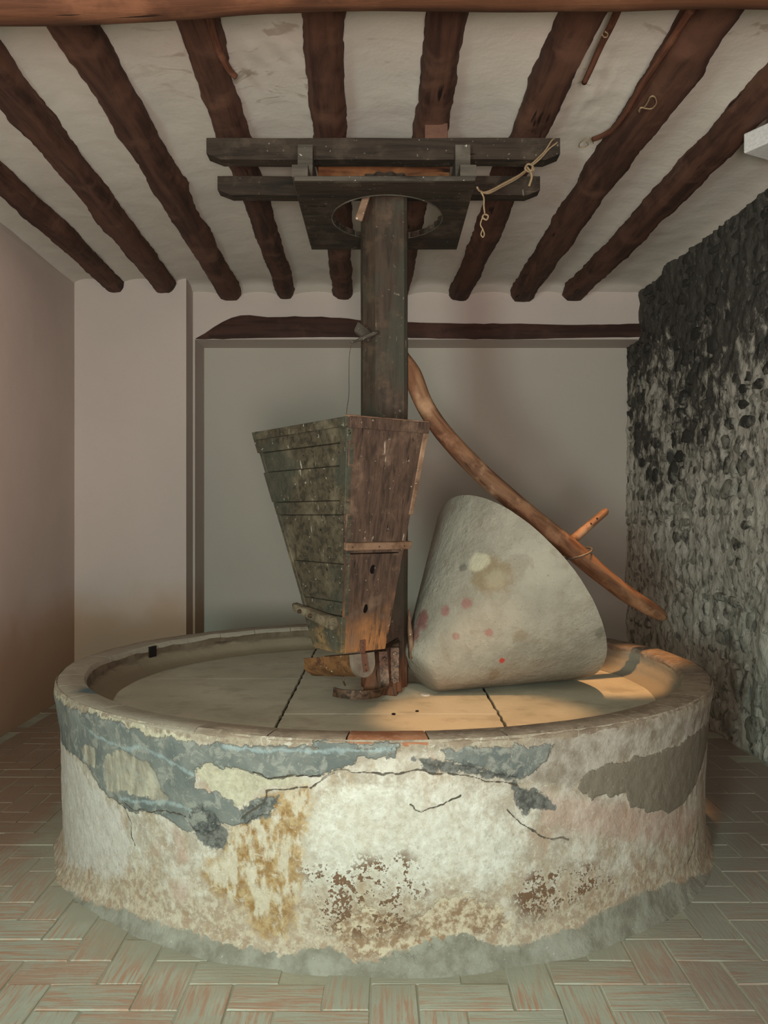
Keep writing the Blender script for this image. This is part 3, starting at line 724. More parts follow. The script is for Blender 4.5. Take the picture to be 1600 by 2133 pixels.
for k in range(NB):
    a0 = 2*PI*(k-.455)/NB; a1 = a0+2*PI/NB; g = .0018
    bm = bmesh.new(); rings = []
    nn = 6
    for i in range(nn+1):
        a = a0+g+(a1-a0-2*g)*i/nn; ring = []
        for r, z in ((RI+.004, ZP-.05), (RI+.002, ZT-.012), (RI+.012, ZT), (RI+.06, ZT+.004), (RT-.016, ZT+.003), (RT-.002, ZT-.008), (RT-.004, ZT-.028), (RT-.05, ZT-.05)):
            v = Vector((math.cos(a)*r, math.sin(a)*r, z))
            wv = .005*noise.noise(v*4)+.003*noise.noise(v*15)
            rr = r+wv*(.4 if r > RT-.03 else 1); ring.append(bm.verts.new((math.sin(a)*rr, PC.y-math.cos(a)*rr, z+wv*.8)))
        rings.append(ring)
    m_ = len(rings[0])
    for A, B in zip(rings, rings[1:]):
        for q in range(m_): bm.faces.new([A[q], A[(q+1) % m_], B[(q+1) % m_], B[q]])
    bm.faces.new(rings[0]); bm.faces.new(rings[-1][::-1]); bmesh.ops.recalc_face_normals(bm, faces=bm.faces)
    o = obj('rim_brick', bm, M_rimr if k in (0,) else M_rim, mill, loc=(math.sin((a0+a1)/2)*1.45, PC.y-math.cos((a0+a1)/2)*1.45, ZT), smooth=40)
    if k == 0: o['label'] = 'reddish brick at the front of the rim'
# inner lining of the pan wall, with a fillet to the floor
t = NT('lining', .88, .2); p = t.pos(); n = t.noise(p, 6, 6, .6); f = t.noise(t.mapv(p, (5, 5, 18)), 1, 5, .6); v = t.sep(p)
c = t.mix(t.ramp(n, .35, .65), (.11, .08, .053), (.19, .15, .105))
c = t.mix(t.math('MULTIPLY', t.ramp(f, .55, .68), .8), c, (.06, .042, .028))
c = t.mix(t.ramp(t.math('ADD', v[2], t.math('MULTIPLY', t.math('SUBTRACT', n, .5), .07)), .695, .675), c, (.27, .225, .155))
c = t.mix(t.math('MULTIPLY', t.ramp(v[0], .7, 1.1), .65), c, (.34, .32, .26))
M_lining = t.done(c, t.bump(n, .8, .012))
bm = bmesh.new(); rings = []
for i in range(240):
    a = 2*PI*i/240; ring = []
    for r, z in ((RI+.004, ZT-.02), (RI-.004, .715), (RI-.006, .685), (RI-.022, .68), (RI-.03, .655), (RI-.06, .632), (RI-.11, ZP+.001)):
        v_ = Vector((math.cos(a)*r, math.sin(a)*r, z)); q = r+.008*noise.noise(v_*5)*(z < .72)
        ring.append(bm.verts.new((math.sin(a)*q, PC.y-math.cos(a)*q, z)))
    rings.append(ring)
for i in range(240):
    A, B = rings[i], rings[(i+1) % 240]
    for q in range(6): bm.faces.new([A[q], B[q], B[q+1], A[q+1]])
bmesh.ops.recalc_face_normals(bm, faces=bm.faces)
obj('lining', bm, M_lining, mill, smooth=True)
# dark slot in the far left of the lining
sl = thing_bm = bmesh.new(); th_s = math.radians(247.9)
sx, sy = math.sin(th_s), -math.cos(th_s)
P0 = Vector((sx*(RI-.004), PC.y+sy*(RI-.004), 0)); tng = Vector((-sy, sx, 0)); inw = Vector((-sx, -sy, 0))
hexa(sl, [P0-tng*.03+Vector((0, 0, .635))+inw*.004, P0+tng*.03+Vector((0, 0, .635))+inw*.004, P0+tng*.03+Vector((0, 0, .742))+inw*.004, P0-tng*.03+Vector((0, 0, .742))+inw*.004],
     [P0-tng*.03+Vector((0, 0, .635))-inw*.05, P0+tng*.03+Vector((0, 0, .635))-inw*.05, P0+tng*.03+Vector((0, 0, .742))-inw*.05, P0-tng*.03+Vector((0, 0, .742))-inw*.05])
o = obj('slot', sl, M_dark, mill); o['label'] = 'dark slot in the inner lining'
# pan floor: big dressed slabs with open joints
t = NT('pan_stone', .7, .35); p = t.pos(); n = t.noise(p, 2.6, 5, .6); f = t.noise(p, 24, 6, .65); v = t.sep(p)
c = t.mix(t.ramp(n, .35, .65), (.48, .465, .365), (.59, .57, .455))
c = t.mix(t.math('MULTIPLY', t.ramp(t.noise(p, 7, 5), .5, .68),   .45), c, (.32, .285, .21))
c = t.mix(t.math('MULTIPLY', t.ramp(t.noise(p, 120, 2), .72, .76), .8), c, (.08, .06, .04))
M_pan = t.done(c, t.bump(f, .35, .004))
bm = bmesh.new(); bmesh.ops.create_cone(bm, cap_ends=True, segments=96, radius1=RI+.02, radius2=RI+.02, depth=.5, matrix=Matrix.Translation((0, PC.y, .355)))
t = NT('joint_dirt', .95, .1); M_joint = t.done(t.mix(t.noise(t.pos(), 30), (.03, .03, .025), (.12, .115, .095)))
obj('core', bm, M_joint, mill)
xc0, xc1, yc0, yc1 = -.434, .49, 3.69, 4.49
def clip(poly, nx_, ny_, d):       # keep the side nx*x+ny*y <= d
    out = []
    for i in range(len(poly)):
        a, b = poly[i], poly[(i+1) % len(poly)]
        da, db = a[0]*nx_+a[1]*ny_-d, b[0]*nx_+b[1]*ny_-d
        if da <= 0: out.append(a)
        if (da < 0) != (db < 0):
            t_ = da/(da-db); out.append((a[0]+(b[0]-a[0])*t_, a[1]+(b[1]-a[1])*t_))
    return out
circ = [(math.cos(2*PI*i/120)*(RI-.01), PC.y+math.sin(2*PI*i/120)*(RI-.01)) for i in range(120)]
g = .008
for (xa, xb, ya, yb) in ((-9, xc0, -9, yc1), (-9, xc0, yc1, 9), (xc0, xc1, -9, yc0), (xc0, xc1, yc0, 4.95), (xc0, xc1, 4.95, 9), (xc1, 9, -9, 4.60), (xc1, 9, 4.60, 9)):
    gx = .006
    gy = .0015
    q = clip(circ, -1, 0, -(xa+gx)); q = clip(q, 1, 0, xb-gx); q = clip(q, 0, -1, -(ya+gy)); q = clip(q, 0, 1, yb-gy)
    # chipped long edges
    pts = []
    for i in range(len(q)):
        a, b = Vector(q[i]).to_3d(), Vector(q[(i+1) % len(q)]).to_3d(); L = (b-a).length; k = max(1, int(L/.025))
        for j in range(k):
            v_ = a.lerp(b, j/k)
            v_ += Vector((noise.noise(v_*18)*.006*(abs(a.x-b.x) < .002), noise.noise(v_*18+Vector((9, 0, 0)))*.0012*(abs(a.y-b.y) < .002), 0))
            pts.append(v_)
    bm = bmesh.new(); f1 = bm.faces.new([bm.verts.new((v_.x, v_.y, .58)) for v_ in pts])
    r = bmesh.ops.extrude_face_region(bm, geom=[f1])
    top_ = [e for e in r['geom'] if isinstance(e, bmesh.types.BMVert)]
    dz = random.uniform(-.0015, .0015)
    for v_ in top_: v_.co.z = ZP+dz
    bmesh.ops.recalc_face_normals(bm, faces=bm.faces)
    tope = [e for e in bm.edges if all(v_.co.z > .6 for v_ in e.verts) and len(e.link_faces) == 2 and abs(e.link_faces[0].normal.z-e.link_faces[1].normal.z) > .5]
    bmesh.ops.bevel(bm, geom=tope, offset=.0018, segments=1, affect='EDGES')
    cx_ = sum(v_.x for v_ in pts)/len(pts); cy_ = sum(v_.y for v_ in pts)/len(pts)
    obj('pan_slab', bm, M_pan, mill, loc=(cx_, cy_, ZP))
# mortar mound packed round the foot of the post
bm = bmesh.new(); V = []
for i in range(9):
    rr = .25*i/8; ring = []
    for k in range(36):
        a = 2*PI*k/36; q = rr*(1+.22*noise.noise(Vector((math.cos(a)*1.3, math.sin(a)*1.3, 2))))
        ring.append(bm.verts.new((.05+math.cos(a)*q*1.15, 4.2+math.sin(a)*q, ZP+.034*(.5+.5*math.cos(PI*i/8))**.8+.004*noise.noise(Vector((math.cos(a)*q*20, math.sin(a)*q*20, 0)))*(i < 8)-.002)))
    V.append(ring)
for A, B in zip(V[1:], V[2:]):
    for k in range(36): bm.faces.new([A[k], A[(k+1) % 36], B[(k+1) % 36], B[k]])
bm.faces.new(V[1]); bmesh.ops.recalc_face_normals(bm, faces=bm.faces)
obj('mortar_mound', bm, M_pan, mill, smooth=True)

# ------------------------------------------------------------------ conical millstone lying on the pan
ms_P0 = Vector((.214, 4.147, ZP+.001)); phi = .4906; Lg, r1, r2 = .84, .109, .573
dv = Vector((math.cos(phi), math.sin(phi), 0)); al = math.asin((r2-r1)/Lg)
ax = dv*math.cos(al)+Vector((0, 0, math.sin(al))); vv = -dv*math.sin(al)+Vector((0, 0, math.cos(al))); nn_ = ax.cross(vv)
cA = ms_P0+vv*r1; cB = ms_P0+dv*Lg+vv*r2
roller = thing('millstone', 'large grey conical grinding stone with red paint smears', 'millstone', ms_P0+dv*.4)
t = NT('millstone_stone', .78, .3); p = t.obj(); wp = t.pos(); n = t.noise(wp, 4, 6, .6); f = t.noise(wp, 30, 6, .65)
c = t.mix(t.ramp(n, .32, .68), (.23, .21, .165), (.325, .30, .24))
c = t.mix(t.math('MULTIPLY', t.ramp(t.noise(wp, 9, 6, .65, .5), .50, .66), .6), c, (.225, .19, .14))
c = t.mix(t.math('MULTIPLY', t.ramp(t.noise(wp, 45, 5, .65), .58, .70), .28), c, (.42, .40, .33))
c = t.mix(t.math('MULTIPLY', t.ramp(t.noise(wp, 70, 3, .6), .64, .70), .5), c, (.13, .11, .085))
z = t.sep(wp)[2]
c = t.mix(t.math('MULTIPLY', t.ramp(t.math('ADD', z, t.math('MULTIPLY', n, .2)), .92, .72), .45), c, (.33, .22, .15))
def spot(c, px, py, r, col, Yg, amp=.6, soft=.15, sx=1., op=1.):
    P = at(px, py, Yg); d = t.n('VectorMath', operation='DISTANCE'); s_ = t.mapv(wp, (1/sx, 1, 1), None)
    t.link(s_, d.inputs[0]); d.inputs[1].default_value = (P.x/sx, P.y, P.z)
    e = t.math('ADD', t.math('DIVIDE', d.outputs['Value'], r), t.math('MULTIPLY', t.math('SUBTRACT', t.noise(wp, 17, 8, .72), .5), amp*2.2))
    m = t.math('MULTIPLY', t.ramp(e, 1+soft, 1-soft), op)
    return t.mix(m, c, col), m
def onstone(px, py):       # depth where the sight line meets the cone
    best = None
    for i in range(400):
        Y = 3.6+i*.004; P = at(px, py, Y); s_ = (P-cA).dot(ax); h = (cB-cA).dot(ax)
        if 0 <= s_ <= h and ((P-cA)-ax*s_).length <= r1+(r2-r1)*s_/h: return Y
    return 4.2
for px, py, r, col, sx, op in ((1022, 1198, .085, (.20, .145, .075), 1.1, .9), (1030, 1205, .045, (.33, .29, .20), 1.1, .7), (998, 1172, .042, (.45, .42, .30), 1.3, .9), (965, 1182, .018, (.10, .09, .07), 1.8, .8),
                           (880, 1290, .058, (.17, .05, .045), .55, .9), (866, 1322, .035, (.18, .06, .05), .6, .85), (928, 1273, .026, (.24, .09, .08), .8, .8), (972, 1258, .026, (.24, .09, .08), 1., .8), (1018, 1318, .020, (.26, .09, .08), 1., .75),
                           (950, 1325, .016, (.26, .11, .09), 1., .7), (1045, 1376, .015, (.42, .015, .012), .8, 1.), (1250, 1318, .035, (.11, .10, .075), .7, .7), (1085, 1325, .03, (.2, .15, .09), 1.3, .6), (1030, 1405, .04, (.2, .13, .07), .6, .6)):
    c, _ = spot(c, px, py, r, col, onstone(px, py), sx=sx, op=op*.85, amp=.9, soft=.35)
b = t.bump(n, .7, .03); b = t.bump(f, .8, .010, b); b = t.bump(t.noise(wp, 80, 4, .6), .5, .004, b)
M_mill = t.done(c, b)
bm = bmesh.new(); rings = []
prof = [(0.0, .55), (0.0, .85), (.012, .97), (.035, 1.0)]
h = (cB-cA).length
for s_, k_ in [(0, .6), (0, .9)]: pass
def rad_at(s_): return r1+(r2-r1)*s_/h
plist = [(.016, r1*.4), (.016, rad_at(.016)*.86), (.022, rad_at(.022)*.96)]+[(s_, rad_at(s_)) for s_ in np.linspace(.036, h-.02, 26)]+[(h-.007, rad_at(h)-.006), (h-.001, rad_at(h)-.018), (h, rad_at(h)*.8), (h, rad_at(h)*.4), (h, .06)]
K = 120
for s_, r in plist:
    ring = []
    for k in range(K):
        a = 2*PI*k/K; q = Vector((math.cos(a), math.sin(a), s_*2))
        rr = r*(1+.010*noise.noise(q*1.7)+.004*noise.noise(q*6))+.0025*noise.noise(q*19)
        if rr > r+.001: rr = r+.001
        ring.append(bm.verts.new(cA+ax*s_+(vv*math.cos(a)+nn_*math.sin(a))*rr))
    rings.append(ring)
for A, B in zip(rings, rings[1:]):
    for k in range(K): bm.faces.new([A[k], A[(k+1) % K], B[(k+1) % K], B[k]])
bm.faces.new(rings[0]); bm.faces.new(rings[-1]); bmesh.ops.recalc_face_normals(bm, faces=bm.faces)
obj('stone_cone', bm, M_mill, roller, smooth=40)
# axle through the stone; its peg end shows beyond the pole
bm = bmesh.new()
tube(bm, [cB-ax*.05, cB+ax*.2, cB+ax*.45, cB+ax*.60, cB+ax*.705, cB+ax*.72], [.034, .030, .024, .021, .021, .014], 14, wob=.05, seed=3)
axl = obj('axle', bm, M_pole, roller, smooth=50); axl['label'] = 'wooden axle end with two peg holes'
for s_ in (.575, .625):
    bm = bmesh.new(); q = cB+ax*s_; toc = (Vector((0, 0, HC))-q).normalized(); toc = (toc-ax*toc.dot(ax)).normalized()
    tube(bm, [q+toc*.012, q+toc*.0222], .0055, 10); obj('peg_hole', bm, M_dark, axl)

# ------------------------------------------------------------------ post
post = thing('mill_post', 'tall dark squared timber post rising from the pan centre', 'post', (.02, 4.23, ZP))
bm = bmesh.new()
sec = [(-.112, 4.235), (-.103, 4.19), (-.042, 4.125), (-.018, 4.118), (.095, 4.130), (.112, 4.150), (.118, 4.28), (.10, 4.325), (-.07, 4.33), (-.108, 4.30)]
zs = np.linspace(ZP, 3.06, 60); rings = []
for z in zs:
    ring = []
    for x, y in sec:
        q = Vector((x, y, z)); ring.append(bm.verts.new((x+.0035*noise.noise(Vector((x*40, y*40, z*2.2))), y+.004*noise.noise(Vector((x*40, y*40, z*2.2+9))), z)))
    rings.append(ring)
m_ = len(sec)
for A, B in zip(rings, rings[1:]):
    for k in range(m_): bm.faces.new([A[k], A[(k+1) % m_], B[(k+1) % m_], B[k]])
bm.faces.new(rings[0]); bm.faces.new(rings[-1]); bmesh.ops.recalc_face_normals(bm, faces=bm.faces)
obj('shaft', bm, M_post, post, smooth=12)
# foot: scarfed timbers and iron straps
bm = bmesh.new(); hexa(bm, [(-.10, 4.05, ZP+.005), (.06, 4.02, ZP+.005), (.09, 4.16, ZP+.005), (-.10, 4.2, ZP+.005)], [(-.07, 4.07, .80), (.045, 4.04, .86), (.08, 4.16, .90), (-.08, 4.2, .85)]); bevel(bm, .006)
obj('foot_block', bm, M_post, post)
bm = bmesh.new(); hexa(bm, [(.05, 4.03, ZP+.02), (.085, 4.04, ZP+.02), (.085, 4.11, ZP+.02), (.05, 4.11, ZP+.02)], [(.035, 4.05, .86), (.07, 4.05, .87), (.075, 4.11, .88), (.04, 4.11, .87)]); bevel(bm, .006)
obj('cheek', bm, M_post, post)
bm = bmesh.new(); box(bm, (.028, 4.022, ZP+.07), (.072, 4.040, .855)); bevel(bm, .003); ir = obj('iron_strap', bm, M_iron, post)
for z in (.70, .825):
    bm = bmesh.new(); bmesh.ops.create_cone(bm, cap_ends=True, segments=6, radius1=.013, radius2=.012, depth=.014, matrix=Matrix.Translation((.05, 4.018, z)) @ Matrix.Rotation(PI/2, 4, 'X')); obj('bolt', bm, M_iron, ir)
bm = bmesh.new(); tube(bm, [(.125, 4.10, .79), (.128, 4.09, .85), (.122, 4.10, .93), (.118, 4.11, 1.02)], [.012, .022, .018, .006], 8, wob=.3, seed=5, flat=.6)
o = obj('wood_splinter', bm, M_strip, post, smooth=True)
bm = bmesh.new(); box(bm, (-.02, 3.98, .885), (.03, 4.13, .955)); bevel(bm, .004); obj('bearer', bm, M_post, post)
# iron hook bent along the pan
def strap(bm, P, w_, th_, up=(0, 0, 1)):
    P = [Vector(p) for p in P]; rings = []
    for i, p in enumerate(P):
        tg = (P[min(i+1, len(P)-1)]-P[max(i-1, 0)]).normalized(); side = widths[i]; nn2 = tg.cross(side).normalized(); side = nn2.cross(tg).normalized()
        rings.append([bm.verts.new(p+side*a_*w_/2+nn2*b_*th_/2) for a_, b_ in ((-1, -1), (1, -1), (1, 1), (-1, 1))])
    for A, B in zip(rings, rings[1:]):
        for k in range(4): bm.faces.new([A[k], A[(k+1) % 4], B[(k+1) % 4], B[k]])
    bm.faces.new(rings[0]); bm.faces.new(rings[-1]); bmesh.ops.recalc_face_normals(bm, faces=bm.faces)
bm = bmesh.new()
HP = [at(798, 1357, 3.985), at(800, 1395, 3.98), at(802, 1420, 3.97), at(800, 1434, 3.955), at(788, 1443, 3.93), at(765, 1447, 3.90), at(735, 1447, 3.89), at(712, 1445, 3.90), at(695, 1441, 3.92)]
sp_ = smoothpath(HP, 4); n_ = len(sp_)
widths = [Vector((1, 0, 0)).lerp(Vector((0, 0, 1)), min(1, max(0, (i/n_-.12)/.45))) for i in range(n_)]
strap(bm, sp_, .040, .011); hook = obj('iron_hook', bm, M_iron, post, smooth=35); hook['label'] = 'rusty iron bar bent to the left along the pan'
for py in (1373, 1409):
    q = at(801, py, 3.975); bm = bmesh.new(); bmesh.ops.create_cone(bm, cap_ends=True, segments=4, radius1=.013, radius2=.010, depth=.014, matrix=Matrix.Translation(q) @ Matrix.Rotation(PI/2, 4, 'X')); obj('bolt', bm, M_iron, hook)
bm = bmesh.new(); q = at(799, 1372, 3.99); tube(bm, [q, q+Vector((.005, .12, 0))], .012, 8); obj('fixing_pin', bm, M_iron, hook)
# peg through the post with its wire
Y = 4.13
bm = bmesh.new(); a_, b_ = at(742, 681, 4.05), at(774, 706, 4.16)
dd = (b_-a_).normalized(); s2 = dd.cross(Vector((0, -1, 0))).normalized(); 
hexa(bm, [a_-s2*.026+Vector((0, -.03, 0)), a_+s2*.026+Vector((0, -.03, 0)), a_+s2*.026+Vector((0, .03, 0)), a_-s2*.026+Vector((0, .03, 0))],
     [b_-s2*.024+Vector((0, -.03, 0)), b_+s2*.024+Vector((0, -.03, 0)), b_+s2*.024+Vector((0, .03, 0)), b_-s2*.024+Vector((0, .03, 0))]); bevel(bm, .009, 3)
pg = obj('wooden_peg', bm, M_grey, post, smooth=40)
bm = bmesh.new(); tube(bm, smoothpath([at(732, 713, 4.0), at(742, 710, 4.03), at(755, 704, 4.06), at(772, 697, 4.09), at(787, 692, 4.12)], 3), [.006]*5+[.010]*8, 8, wob=.1); obj('cross_pin', bm, M_grey, pg, smooth=True)
bm = bmesh.new(); tube(bm, smoothpath([at(733, 713, 4.0), at(728, 740, 3.98), at(727, 780, 3.9), at(727, 820, 3.7), at(723, 850, 3.5), at(721, 868, 3.44)], 4), .0012, 5)
obj('wire', bm, M_iron, pg)

# ------------------------------------------------------------------ hopper
hop = thing('hopper', 'tapered wooden hopper box, green-black left face and brown right face', 'hopper', (-.15, 3.75, .889))
ZH, ZB = 1.857, .889
e1, e2 = Vector((.8, .6, 0)), Vector((-.576, .817, 0))
A_ = Vector((-.136, 3.41, ZH)); B_ = Vector((-.174, 3.60, ZB))
TW, TL, BW, BL = .40, .84, .227, .223
top4 = [A_, A_+e1*TW, A_+e1*TW+e2*TL, A_+e2*TL]       # front, right, back, left
bot4 = [B_, B_+e1*BW, B_+e1*BW+e2*BL, B_+e2*BL]
def fp(i, j, u, v):     # point of the face between corners i and j; u along, v up
    return (bot4[i].lerp(bot4[j], u)).lerp(top4[i].lerp(top4[j], u), v)
def board(i, j, u0, u1, v0, v1, m, name, out=0., th_=.022, gap=.0015, parent=None, jag=0., seed=0, bev=.0025):
    nrm_ = (fp(i, j, 1, .5)-fp(i, j, 0, .5)).cross(fp(i, j, .5, 1)-fp(i, j, .5, 0)).normalized()
    cen = (top4[0]+top4[2])*.25+(bot4[0]+bot4[2])*.25
    if nrm_.dot(fp(i, j, .5, .5)-cen) < 0: nrm_ = -nrm_
    bm = bmesh.new(); n = 8 if jag else 1
    fr, bk = [], []
    gv = gap
    for k in range(n+1):
        u = u0+(u1-u0)*k/n
        d0 = jag*noise.noise(Vector((u*9, seed, 1))); d1 = jag*noise.noise(Vector((u*9, seed+4, 1)))
        for arr, off in ((fr, nrm_*out), (bk, nrm_*(out-th_))):
            arr.append((bm.verts.new(fp(i, j, u, v0+gv+d0)+off), bm.verts.new(fp(i, j, u, v1-gv+d1)+off)))
    for k in range(n):
        bm.faces.new([fr[k][0], fr[k+1][0], fr[k+1][1], fr[k][1]]); bm.faces.new([bk[k][0], bk[k][1], bk[k+1][1], bk[k+1][0]])
        bm.faces.new([fr[k][1], fr[k+1][1], bk[k+1][1], bk[k][1]]); bm.faces.new([fr[k][0], bk[k][0], bk[k+1][0], fr[k+1][0]])
    bm.faces.new([fr[0][0], fr[0][1], bk[0][1], bk[0][0]]); bm.faces.new([fr[n][0], bk[n][0], bk[n][1], fr[n][1]])
    bmesh.ops.recalc_face_normals(bm, faces=bm.faces)
    if bev and not jag: bevel(bm, bev)
    return obj(name, bm, m, parent or hop, loc=fp(i, j, (u0+u1)/2, (v0+v1)/2)), nrm_
# left face (corners 3..0): horizontal planks, uneven
vs_ = [0, .165, .225, .39, .60, .66, .805, .90, 1.0]
for k in range(len(vs_)-1):
    board(3, 0, -.006+random.uniform(-.016, .014), 1.0, vs_[k], vs_[k+1], M_hopL, 'plank', out=random.choice((-.004, 0, .003, .007)), gap=.0012)
board(3, 0, .02, 1.0, .962, 1.004, M_hopL, 'rim_board', out=.018, th_=.018)[0]['label'] = 'worn board nailed along the top of the left face'
board(3, 0, .93, 1.0, .60, .96, M_hopL, 'corner_strip', out=.009, th_=.008)
# right face (corners 0..1): one wide board above, a board with two holes below
board(0, 1, 0., 1.0, .435, 1., M_hopR, 'face_board', out=0.)
O0, O1, O3 = fp(0, 1, 0, 0), fp(0, 1, 1, 0), fp(0, 1, 0, .435)
ux = (O1-O0).normalized(); nz = (O3-O0) - ux*(O3-O0).dot(ux); uy = nz.normalized()
def loc2(P): q = P-O0; return (q.dot(ux), q.dot(uy))
def hole2(px, py, rx, ry):
    n3_ = ux.cross(uy); d_ = at(px, py, 1)-Vector((0, 0, HC)); s_ = (O0-Vector((0, 0, HC))).dot(n3_)/d_.dot(n3_)
    cx, cy = loc2(Vector((0, 0, HC))+d_*s_)
    return [(cx+rx*math.cos(a)*(1+.12*math.sin(3*a+px)), cy+ry*math.sin(a)*(1+.1*math.cos(2*a))) for a in [2*PI*k/16 for k in range(16)]]
outl = [loc2(fp(0, 1, u, .003)) for u in (0, .25, .5, .75, .97)]+[loc2(fp(0, 1, 1.0+.018*math.sin(v*60)-.012, v)) for v in (.06, .11, .16, .21, .26, .31, .36, .40)]+[loc2(fp(0, 1, u, .432)) for u in (.98, .5, 0)]
me = plate('holed_board', outl, [hole2(777, 1186, .0145, .022), hole2(763, 1268, .0145, .022)], .010, (O0-ux.cross(uy)*.010, ux, uy))
hb = obj('holed_board', me, M_hopR, hop); hb['label'] = 'lower board with two dark peg holes'
board(0, 1, .05, .95, .02, .42, M_dark, 'hole_shade', out=-.035, th_=.01)  # black sheet added behind the holes for the dark inside
bt, _ = board(0, 1, -.03, 1.06, .452, .487, M_strip, 'batten', out=.022, th_=.024); bt['label'] = 'pale horizontal batten across the right face'
rb, _ = board(0, 1, -.02, 1.01, .955, 1.006, M_hopR, 'rim_board', out=.018, th_=.018); rb['label'] = 'brown board along the top of the right face'
cp, _ = board(0, 1, -.03, 1.0, .998, 1.010, M_strip, 'top_lath', out=.012, th_=.030)
board(0, 1, .965, 1.03, .60, .96, M_strip, 'corner_strip', out=.006, th_=.02)
board(1, 2, 0., 1., 0, 1, M_hopR, 'side_board', out=-.002)
board(2, 3, 0., 1., 0, 1, M_hopL, 'side_board', out=-.002)
for u in (.06, .5, .93):        # nails in the batten
    q = fp(0, 1, u, .468); bm = bmesh.new(); bmesh.ops.create_uvsphere(bm, u_segments=8, v_segments=5, radius=.004, matrix=Matrix.Translation(q-ux.cross(uy)*-.0225)); obj('nail', bm, M_iron, bt)
# cleat with two bolts on the left face
nl = (fp(3, 0, 1, .5)-fp(3, 0, 0, .5)).cross(fp(3, 0, .5, 1)-fp(3, 0, .5, 0)).normalized()
if nl.dot(Vector((-1, -1, 0))) < 0: nl = -nl
bm = bmesh.new()
la, lb = fp(3, 0, -.13, .178), fp(3, 0, .90, .137); up_ = (fp(3, 0, .5, 1)-fp(3, 0, .5, 0)).normalized()
hexa(bm, [la-up_*.018+nl*.004, lb-up_*.030+nl*.004, lb+up_*.026+nl*.004, la+up_*.020+nl*.004], [la-up_*.016+nl*.034, lb-up_*.028+nl*.045, lb+up_*.024+nl*.045, la+up_*.018+nl*.034]); bevel(bm, .007, 2)
cl = obj('cleat', bm, M_cleat, hop, smooth=30); cl['label'] = 'rough wooden cleat bolted low on the left face'
for u in (.25, .52):
    q = la.lerp(lb, u)+nl*.045; bm = bmesh.new(); bmesh.ops.create_cone(bm, cap_ends=True, segments=6, radius1=.010, radius2=.008, depth=.014, matrix=Matrix.Translation(q) @ nl.to_track_quat('Z', 'Y').to_matrix().to_4x4()); obj('bolt', bm, M_iron, cl)
# shoe: half-round trough hanging under the box, pale end board towards the right
tr_c = at(752, 1362, 3.63); td = Vector((-.70, .69, -.13)).normalized(); sd = Vector((.8, .6, 0)); sd = (sd-td*sd.dot(td)).normalized(); ud = -sd.cross(td); ud = ud if ud.z > 0 else -ud
W2, DP, LT, tk = .062, .098, .30, .012
def Uprof(w_, d_, n=14):
    out = [(-w_, 0)]
    for k in range(n+1):
        a = PI+PI*k/n; out.append((w_*math.cos(a), -(d_-w_)*1.0+w_*math.sin(a)*1.0) if d_ > w_ else (w_*math.cos(a), d_*math.sin(a)))
    out.append((w_, 0)); return out
tr_c = at(752, 1361, 3.66)
bm = bmesh.new(); rings = []
for i in range(13):
    s_ = i/12; ring = []
    ragged = s_ > .93
    o_, n_i = Uprof(W2, DP), Uprof(W2-tk, DP-tk)
    P_ = o_+n_i[::-1]
    for k, (x, y) in enumerate(P_):
        e = LT*s_
        if i == 12: e += .035*noise.noise(Vector((x*30, y*30, 1)))
        y2 = y*(1-.04*s_)-(.010*s_ if abs(y) < .001 else 0)
        ring.append(bm.verts.new(tr_c+td*e+sd*x+ud*y2))
    rings.append(ring)
m_ = len(rings[0])
for A, B in zip(rings, rings[1:]):
    for k in range(m_): bm.faces.new([A[k], A[(k+1) % m_], B[(k+1) % m_], B[k]])
bm.faces.new(rings[0]); bm.faces.new(rings[-1]); bmesh.ops.recalc_face_normals(bm, faces=bm.faces)
shoe = obj('trough', bm, M_trough, hop, smooth=35); shoe['label'] = 'half-round feeding trough with a broken left end'
bm = bmesh.new()
op = [tr_c-td*.016+sd*x*1.03+ud*y*1.03 for x, y in Uprof(W2, DP)]; ip = [q+td*.020 for q in op]
va_, vb_ = [bm.verts.new(q) for q in op], [bm.verts.new(q) for q in ip]
bm.faces.new(va_); bm.faces.new(vb_[::-1])
for k in range(len(va_)): bm.faces.new([va_[k], va_[(k+1) % len(va_)], vb_[(k+1) % len(va_)], vb_[k]])
bmesh.ops.recalc_face_normals(bm, faces=bm.faces); o = obj('end_board', bm, M_pale, shoe, smooth=30); o['label'] = 'pale rounded end board'
# leather strap holding the trough
bm = bmesh.new(); f0 = -td
S_ = [fp(0, 1, .42, .055)+Vector((.4, -.6, 0))*.006, fp(0, 1, .43, .0)+Vector((.4, -.6, 0))*.012, tr_c-td*.022-ud*.004-sd*.005, tr_c-td*.022-ud*.04-sd*.003, tr_c-td*.023-ud*.078]
widths = [ux]*len(S_); strap(bm, S_, .024, .005); st_ = obj('strap', bm, M_leather, hop); st_['label'] = 'brown leather strap with rivets'
for q in (S_[0].lerp(S_[1], .25), S_[0].lerp(S_[1], .6), S_[3].lerp(S_[4], .2), S_[3].lerp(S_[4], .8)):
    bm = bmesh.new(); bmesh.ops.create_uvsphere(bm, u_segments=8, v_segments=5, radius=.0035, matrix=Matrix.Translation(q+Vector((.35, -.75, 0))*.004)); obj('rivet', bm, M_iron, st_)
bm = bmesh.new(); tube(bm, [at(718, 1408, 3.75), at(715, 1418, 3.75), at(719, 1428, 3.76)], .004, 6); obj('nail', bm, M_iron, shoe)
